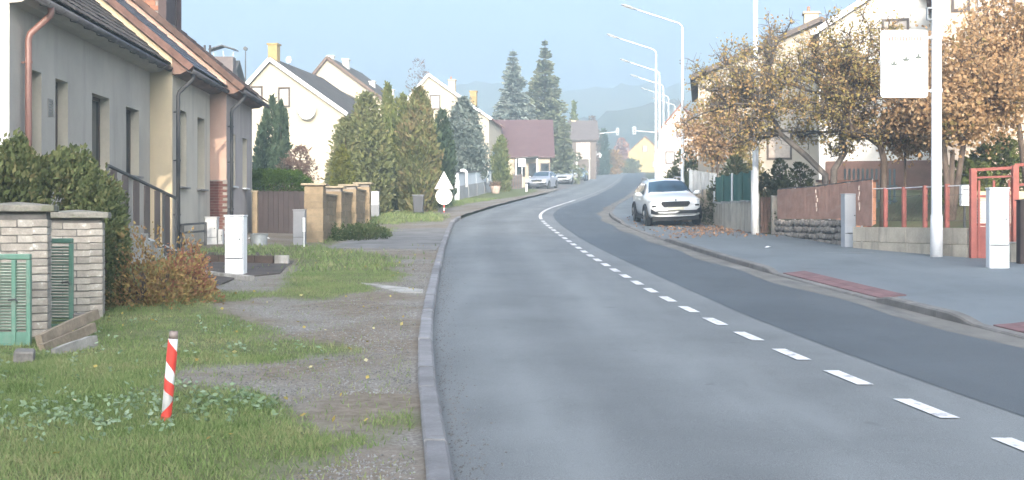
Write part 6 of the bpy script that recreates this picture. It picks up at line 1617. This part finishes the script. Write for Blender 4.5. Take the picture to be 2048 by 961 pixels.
# ------------------------------------------------------------------ cars
TYRE = mat('tyre_rubber', (.015, .015, .016), .85, .2, 5, 30); RIM = mat('alloy_rim', (.13, .135, .14), .4, .1, metal=.4); CLAD = mat('black_cladding', (.012, .013, .015), .6, .15)
CGLASS = glass_mat('car_glass', (.03, .055, .08), .05, .25); LAMP = mat('headlamp_glass', (.55, .57, .6), .12, .1, spec=.7); PLATE = mat('number_plate', (.62, .60, .48), .4, .05)
def car(label, base, rz, paint, S, suv=False, roll=0.0, pitch=0.0, front=True, group=None):
    """car lofted from cross-sections; its front looks towards -y"""
    L, Wc, Hc = S
    t = thing('parked_car', label, 'car', base, rz, group); t.rotation_euler = (pitch, roll, rz)
    hl, hw = L / 2, Wc / 2; k = Hc / 1.61; f = L / 4.38; w = Wc / 1.84
    gc = .23 * k if suv else .19
    st = [(-2.19, .46, .74, .80, .66, .66), (-2.12, .30, .86, .90, .82, .70), (-1.95, .26, .93, .985, .885, .72), (-1.55, .24, .985, 1.045, .905, .72), (-1.02, .24, 1.03, 1.11, .915, .70),
          (-.86, .24, 1.035, 1.15, .915, .685), (-.52, .24, 1.04, 1.36, .915, .635), (-.18, .24, 1.045, 1.53, .915, .60), (.25, .24, 1.05, 1.605, .915, .60), (.95, .24, 1.055, 1.60, .915, .60), (1.5, .24, 1.06, 1.555, .91, .585), (1.78, .25, 1.06, 1.46, .905, .57),
          (2.02, .28, 1.05, 1.16, .88, .60), (2.14, .34, .98, 1.02, .84, .64), (2.19, .46, .84, .88, .72, .60)]
    b = MB(); ns = 0
    for y, zb_, zbelt, zt, wb, wt in st:
        y *= f; zb_ = zb_ * k + (gc - .23 * k); zbelt *= k; zt *= k; wb *= w; wt *= w
        half = [(0, zb_), (wb * .82, zb_), (wb * .97, zb_ + .10), (wb * 1.005, zb_ + (zbelt - zb_) * .5), (wb * .995, zbelt - .05), (wb * .965, zbelt), (wt + (wb * .965 - wt) * .12, zbelt + (zt - zbelt) * .86), (wt * .9, zt - .008), (wt * .5, zt + .016 * k), (0, zt + .022 * k)]
        ringp = half + [(-x, z) for x, z in half[-2:0:-1]]
        ns = len(ringp); b.v += [(x, y, z) for x, z in ringp]
    for i in range(len(st) - 1):
        for j in range(ns): b.f.append((i * ns + j, i * ns + ns + j, i * ns + ns + (j + 1) % ns, i * ns + (j + 1) % ns))
    b.f += [tuple(range(ns)), tuple((len(st) - 1) * ns + j for j in range(ns - 1, -1, -1))]
    body = b.build('body', paint, t, True, subsurf=1)
    def P(x, y, z): return (x * w, y * f, z * k)
    def pane(name, pts, off, m=CGLASS, th=.012):
        o = Vector(off).normalized(); q = MB(); q.prism([Vector(p) + o * .004 for p in pts], o * th); return q.build(name, m, t, bevel=.004)
    ws = MB(); nc, nr = 9, 5                      # curved windscreen
    for lift in (0.0, .012):
        for i in range(nr):
            tt = i / (nr - 1)
            for j in range(nc):
                u = -1 + 2 * j / (nc - 1)
                ws.v.append(P(u * (.715 - .125 * tt), -.885 + .66 * tt + .05 * u * u, 1.168 + .385 * tt + .045 * math.sin(math.pi * tt) - .045 * u * u + lift))
    for lay in (0, 1):
        for i in range(nr - 1):
            for j in range(nc - 1):
                q = lay * nr * nc + i * nc + j; ws.f.append((q, q + 1, q + nc + 1, q + nc))
    ws.build('windscreen', CGLASS, t, True)
    MB().bar(P(-.6, -.9, 1.14), P(-.05, -.84, 1.17), .02, .015).build('wiper', CLAD, t); MB().bar(P(.05, -.9, 1.14), P(.55, -.84, 1.165), .02, .015).build('wiper', CLAD, t)
    pane('rear_window', [P(-.55, 1.84, 1.42), P(.55, 1.84, 1.42), P(.60, 2.0, 1.17), P(-.60, 2.0, 1.17)], (0, .8, .5))
    for s in (1, -1):
        for pts in ([(.855, -.62, 1.08), (.865, .20, 1.09), (.665, .20, 1.49), (.675, -.12, 1.47)], [(.865, .28, 1.09), (.865, 1.05, 1.09), (.665, 1.02, 1.49), (.665, .28, 1.49)], [(.86, 1.12, 1.10), (.84, 1.66, 1.13), (.665, 1.42, 1.45), (.665, 1.10, 1.485)]):
            q = [P(s * x, y, z) for x, y, z in pts]; pane('side_window', q if s > 0 else q[::-1], (s * .9, 0, .42))
        m_ = MB(); c0 = Vector(P(s * 1.00, -.62, 1.10)); m_.tube([c0 + Vector((-s * .10, .02, -.03)), c0 + Vector((-s * .02, 0, 0)), c0 + Vector((s * .10, .0, .01)), c0 + Vector((s * .14, .02, .0))], [.03, .075, .08, .03], 10); m_.build('wing_mirror', paint, t, True)
        # lamps
        hz = .86
        o = MB(); o.prism([P(s * .50, -2.135, hz + .015), P(s * .80, -2.03, hz + .055), P(s * .885, -1.86, hz + .075), P(s * .88, -1.88, hz + .0), P(s * .80, -2.06, hz - .045), P(s * .54, -2.155, hz - .045)][::s], (0, -.035, .0)); o.build('headlight', LAMP, t, bevel=.008)
        o = MB(); o.box(min(s * .66, s * .80) * w, max(s * .66, s * .80) * w, -2.165 * f, -2.06 * f, (hz - .16) * k, (hz - .105) * k); o.build('fog_lamp', LAMP if not suv else CLAD, t, bevel=.01)
        o = MB(); o.box(min(s * .62, s * .86) * w, max(s * .62, s * .86) * w, 2.06 * f, 2.17 * f, .84 * k, .98 * k); o.build('tail_light', mat('tail_red', (.35, .02, .02), .25, .1), t, bevel=.01)
        for y in (-1.33, 1.32):
            R_ = .335 * (1 if suv else .93); c0 = Vector((s * (hw - .075), y * f, R_))
            wl_ = MB(); wl_.tube([c0 + Vector((s * q, 0, 0)) for q in (-.12, -.11, -.06, .07, .105, .11)], [R_ * .78, R_ * .94, R_, R_, R_ * .94, R_ * .72], 26); wo = wl_.build('wheel', TYRE, t, True)
            MB().tube([c0 + Vector((s * .085, 0, 0)), c0 + Vector((s * .116, 0, 0)), c0 + Vector((s * .122, 0, 0))], [R_ * .70, R_ * .68, R_ * .15], 22).build('rim', RIM, wo, True)
            for a in range(5):
                q = a * 1.2566; MB().bar(c0 + Vector((s * .124, 0, 0)), c0 + Vector((s * .122, R_ * .62 * math.cos(q), R_ * .62 * math.sin(q))), .03, .05, up=(1, 0, 0)).build('spoke', RIM, wo)
            ar = MB(); ar.tube([(s * (hw + .0), y * f + (R_ + .07) * math.cos(q), R_ + (R_ + .07) * math.sin(q)) for q in np.linspace(-.25, math.pi + .25, 14)], .055 if suv else .03, 7); ar.build('wheel_arch', CLAD, t, True)
            lin = MB(); lin.disc((s * (hw - .02), y * f, R_ + .02), (1, 0, 0), R_ + .05, .05, 22); lin.build('wheel_well', CLAD, t)
        o = MB(); o.box(min(s * (hw - .02), s * (hw + .012)), max(s * (hw - .02), s * (hw + .012)), -.92 * f, .92 * f, gc + .0, gc + .16); o.build('sill', CLAD if suv else paint, t, bevel=.01)
        for y in (-.05, .82): MB().box(min(s * (hw - .005), s * (hw + .02)), max(s * (hw - .005), s * (hw + .02)), y * f, (y + .2) * f, .92 * k, .945 * k).build('door_handle', paint, t)
        if suv: MB().tube([P(s * .585, -.05, 1.60), P(s * .60, .1, 1.66), P(s * .60, 1.3, 1.655), P(s * .575, 1.5, 1.58)], .018, 7).build('roof_rail', mat('rail_silver', (.5, .5, .52), .35, .1, metal=.4), t, True)
    # front
    fy = -2.19 * f
    o = MB(); o.prism([P(-.46, -2.215, .865), P(.46, -2.215, .865), P(.50, -2.21, .80), P(.40, -2.22, .695), P(-.40, -2.22, .695), P(-.50, -2.21, .80)], (0, .10, 0)); gr = o.build('grille', CLAD, t, bevel=.008)
    if suv:
        for i in range(15): x = -.42 + i * .06; MB().box(x * w - .006, x * w + .006, fy - .035, fy - .028, .71 * k, .85 * k).build('grille_bar', mat('grille_dark', (.03, .03, .034), .4, .1), gr)
        MB().bar(P(-.48, -2.225, .875), P(.48, -2.225, .875), .012, .014).build('chrome_strip', RIM, gr)
    MB().disc(P(0, -2.21, .925), (0, 1, -.2), .035, .02, 16).build('emblem', mat('emblem_grey', (.16, .17, .18), .3, .1), t)
    MB().box(-.27, .27, fy - .045, fy - .02, .585 * k, .67 * k).build('number_plate', PLATE, t, bevel=.004)
    o = MB(); o.prism([P(-.84, -2.08, .64), P(-.70, -2.16, .56), P(.70, -2.16, .56), P(.84, -2.08, .64), P(.84, -2.06, .48), P(.70, -2.18, .45), P(-.70, -2.18, .45), P(-.84, -2.06, .48)], (0, -.05, 0)) ; o.build('lower_grille', CLAD, t, bevel=.006)
    o = MB(); o.prism([P(-.83, -2.06, .44), P(-.6, -2.2, .42), P(.6, -2.2, .42), P(.83, -2.06, .44), P(.83, -2.02, .40), P(.6, -2.18, .365), P(-.6, -2.18, .365), P(-.83, -2.02, .40)], (0, -.035, 0)); o.build('bumper_trim', RIM if not suv else paint, t, bevel=.005)
    o = MB(); o.box(-.80 * w, .80 * w, -2.12 * f, -1.9 * f, gc - .02, .37 * k); o.build('under_bumper', CLAD, t, bevel=.02)
    if suv:
        o = MB(); o.box(.12, .38, -.70 * f, -.55 * f, 1.16 * k, 1.18 * k)
    return t
WHITEP = mat('white_car_paint', (.66, .68, .69), .3, .03, 1, 10, spec=.5, coat=.7); SILVER = mat('silver_car_paint', (.36, .39, .45), .32, .03, 1, 10, metal=.35, spec=.5, coat=.6)
LSILV = mat('pale_car_paint', (.44, .48, .53), .32, .03, 1, 10, spec=.5, coat=.6); BLUEP = mat('blue_car_paint', (.16, .26, .36), .32, .03, 1, 10, spec=.5, coat=.6)
cy = 42.9; cxx = 5.50
car('white compact sport utility car parked on the right pavement', (cxx, cy, float(pz(cxx, cy)) + .0), R(2.0), WHITEP, (4.38, 1.84, 1.58), True, R(-2.4), math.atan(SL) * 1.0)
for lab, px, D, pt, S, rz in (('silver hatchback, nearest of the cars parked at left', 1086, 100.5, SILVER, (4.1, 1.74, 1.46), -16), ('pale estate car, second of the cars parked at left', 1132, 119.0, LSILV, (4.5, 1.8, 1.52), -12), ('blue car, third of the cars parked at left', 1158, 139.0, BLUEP, (4.3, 1.78, 1.5), -9), ('dark car half hidden behind the blue one', 1166, 158.0, mat('dark_car_paint', (.06, .07, .08), .3, .05, coat=.6), (4.4, 1.8, 1.5), -9)):
    x = xat(px, D); car(lab, (x, D, zf(D) + (.09 if D < 95 else -.045)), R(rz), pt, S, False, 0, math.atan(SL), group='cars parked along the left verge')
far_strip = struct(grid_sheet('parking_strip', DRIVE, np.arange(84, 190, 2.0), lambda d: np.linspace(float(xl(d)) - 5.0, float(xl(d)) - .02, 5), lambda X, Y: zg(Y) - .006))

# ------------------------------------------------------------------ autumn haze: one even box of air round everything
hz = MB(); hz.box(-1700, 1700, -460, 1260, -16, 89)
hm = bpy.data.materials.new('haze_air'); hm.use_nodes = True
hn = hm.node_tree; hn.nodes.clear()
ho = hn.nodes.new('ShaderNodeOutputMaterial'); pv = hn.nodes.new('ShaderNodeVolumePrincipled')
pv.inputs['Color'].default_value = (0.78, 0.95, 1.0, 1); pv.inputs['Density'].default_value = 0.0030; pv.inputs['Anisotropy'].default_value = 0.5
hn.links.new(pv.outputs[0], ho.inputs['Volume'])
ob = hz.build('haze', hm); ob['kind'] = 'stuff'; ob['label'] = 'pale autumn haze over the street'
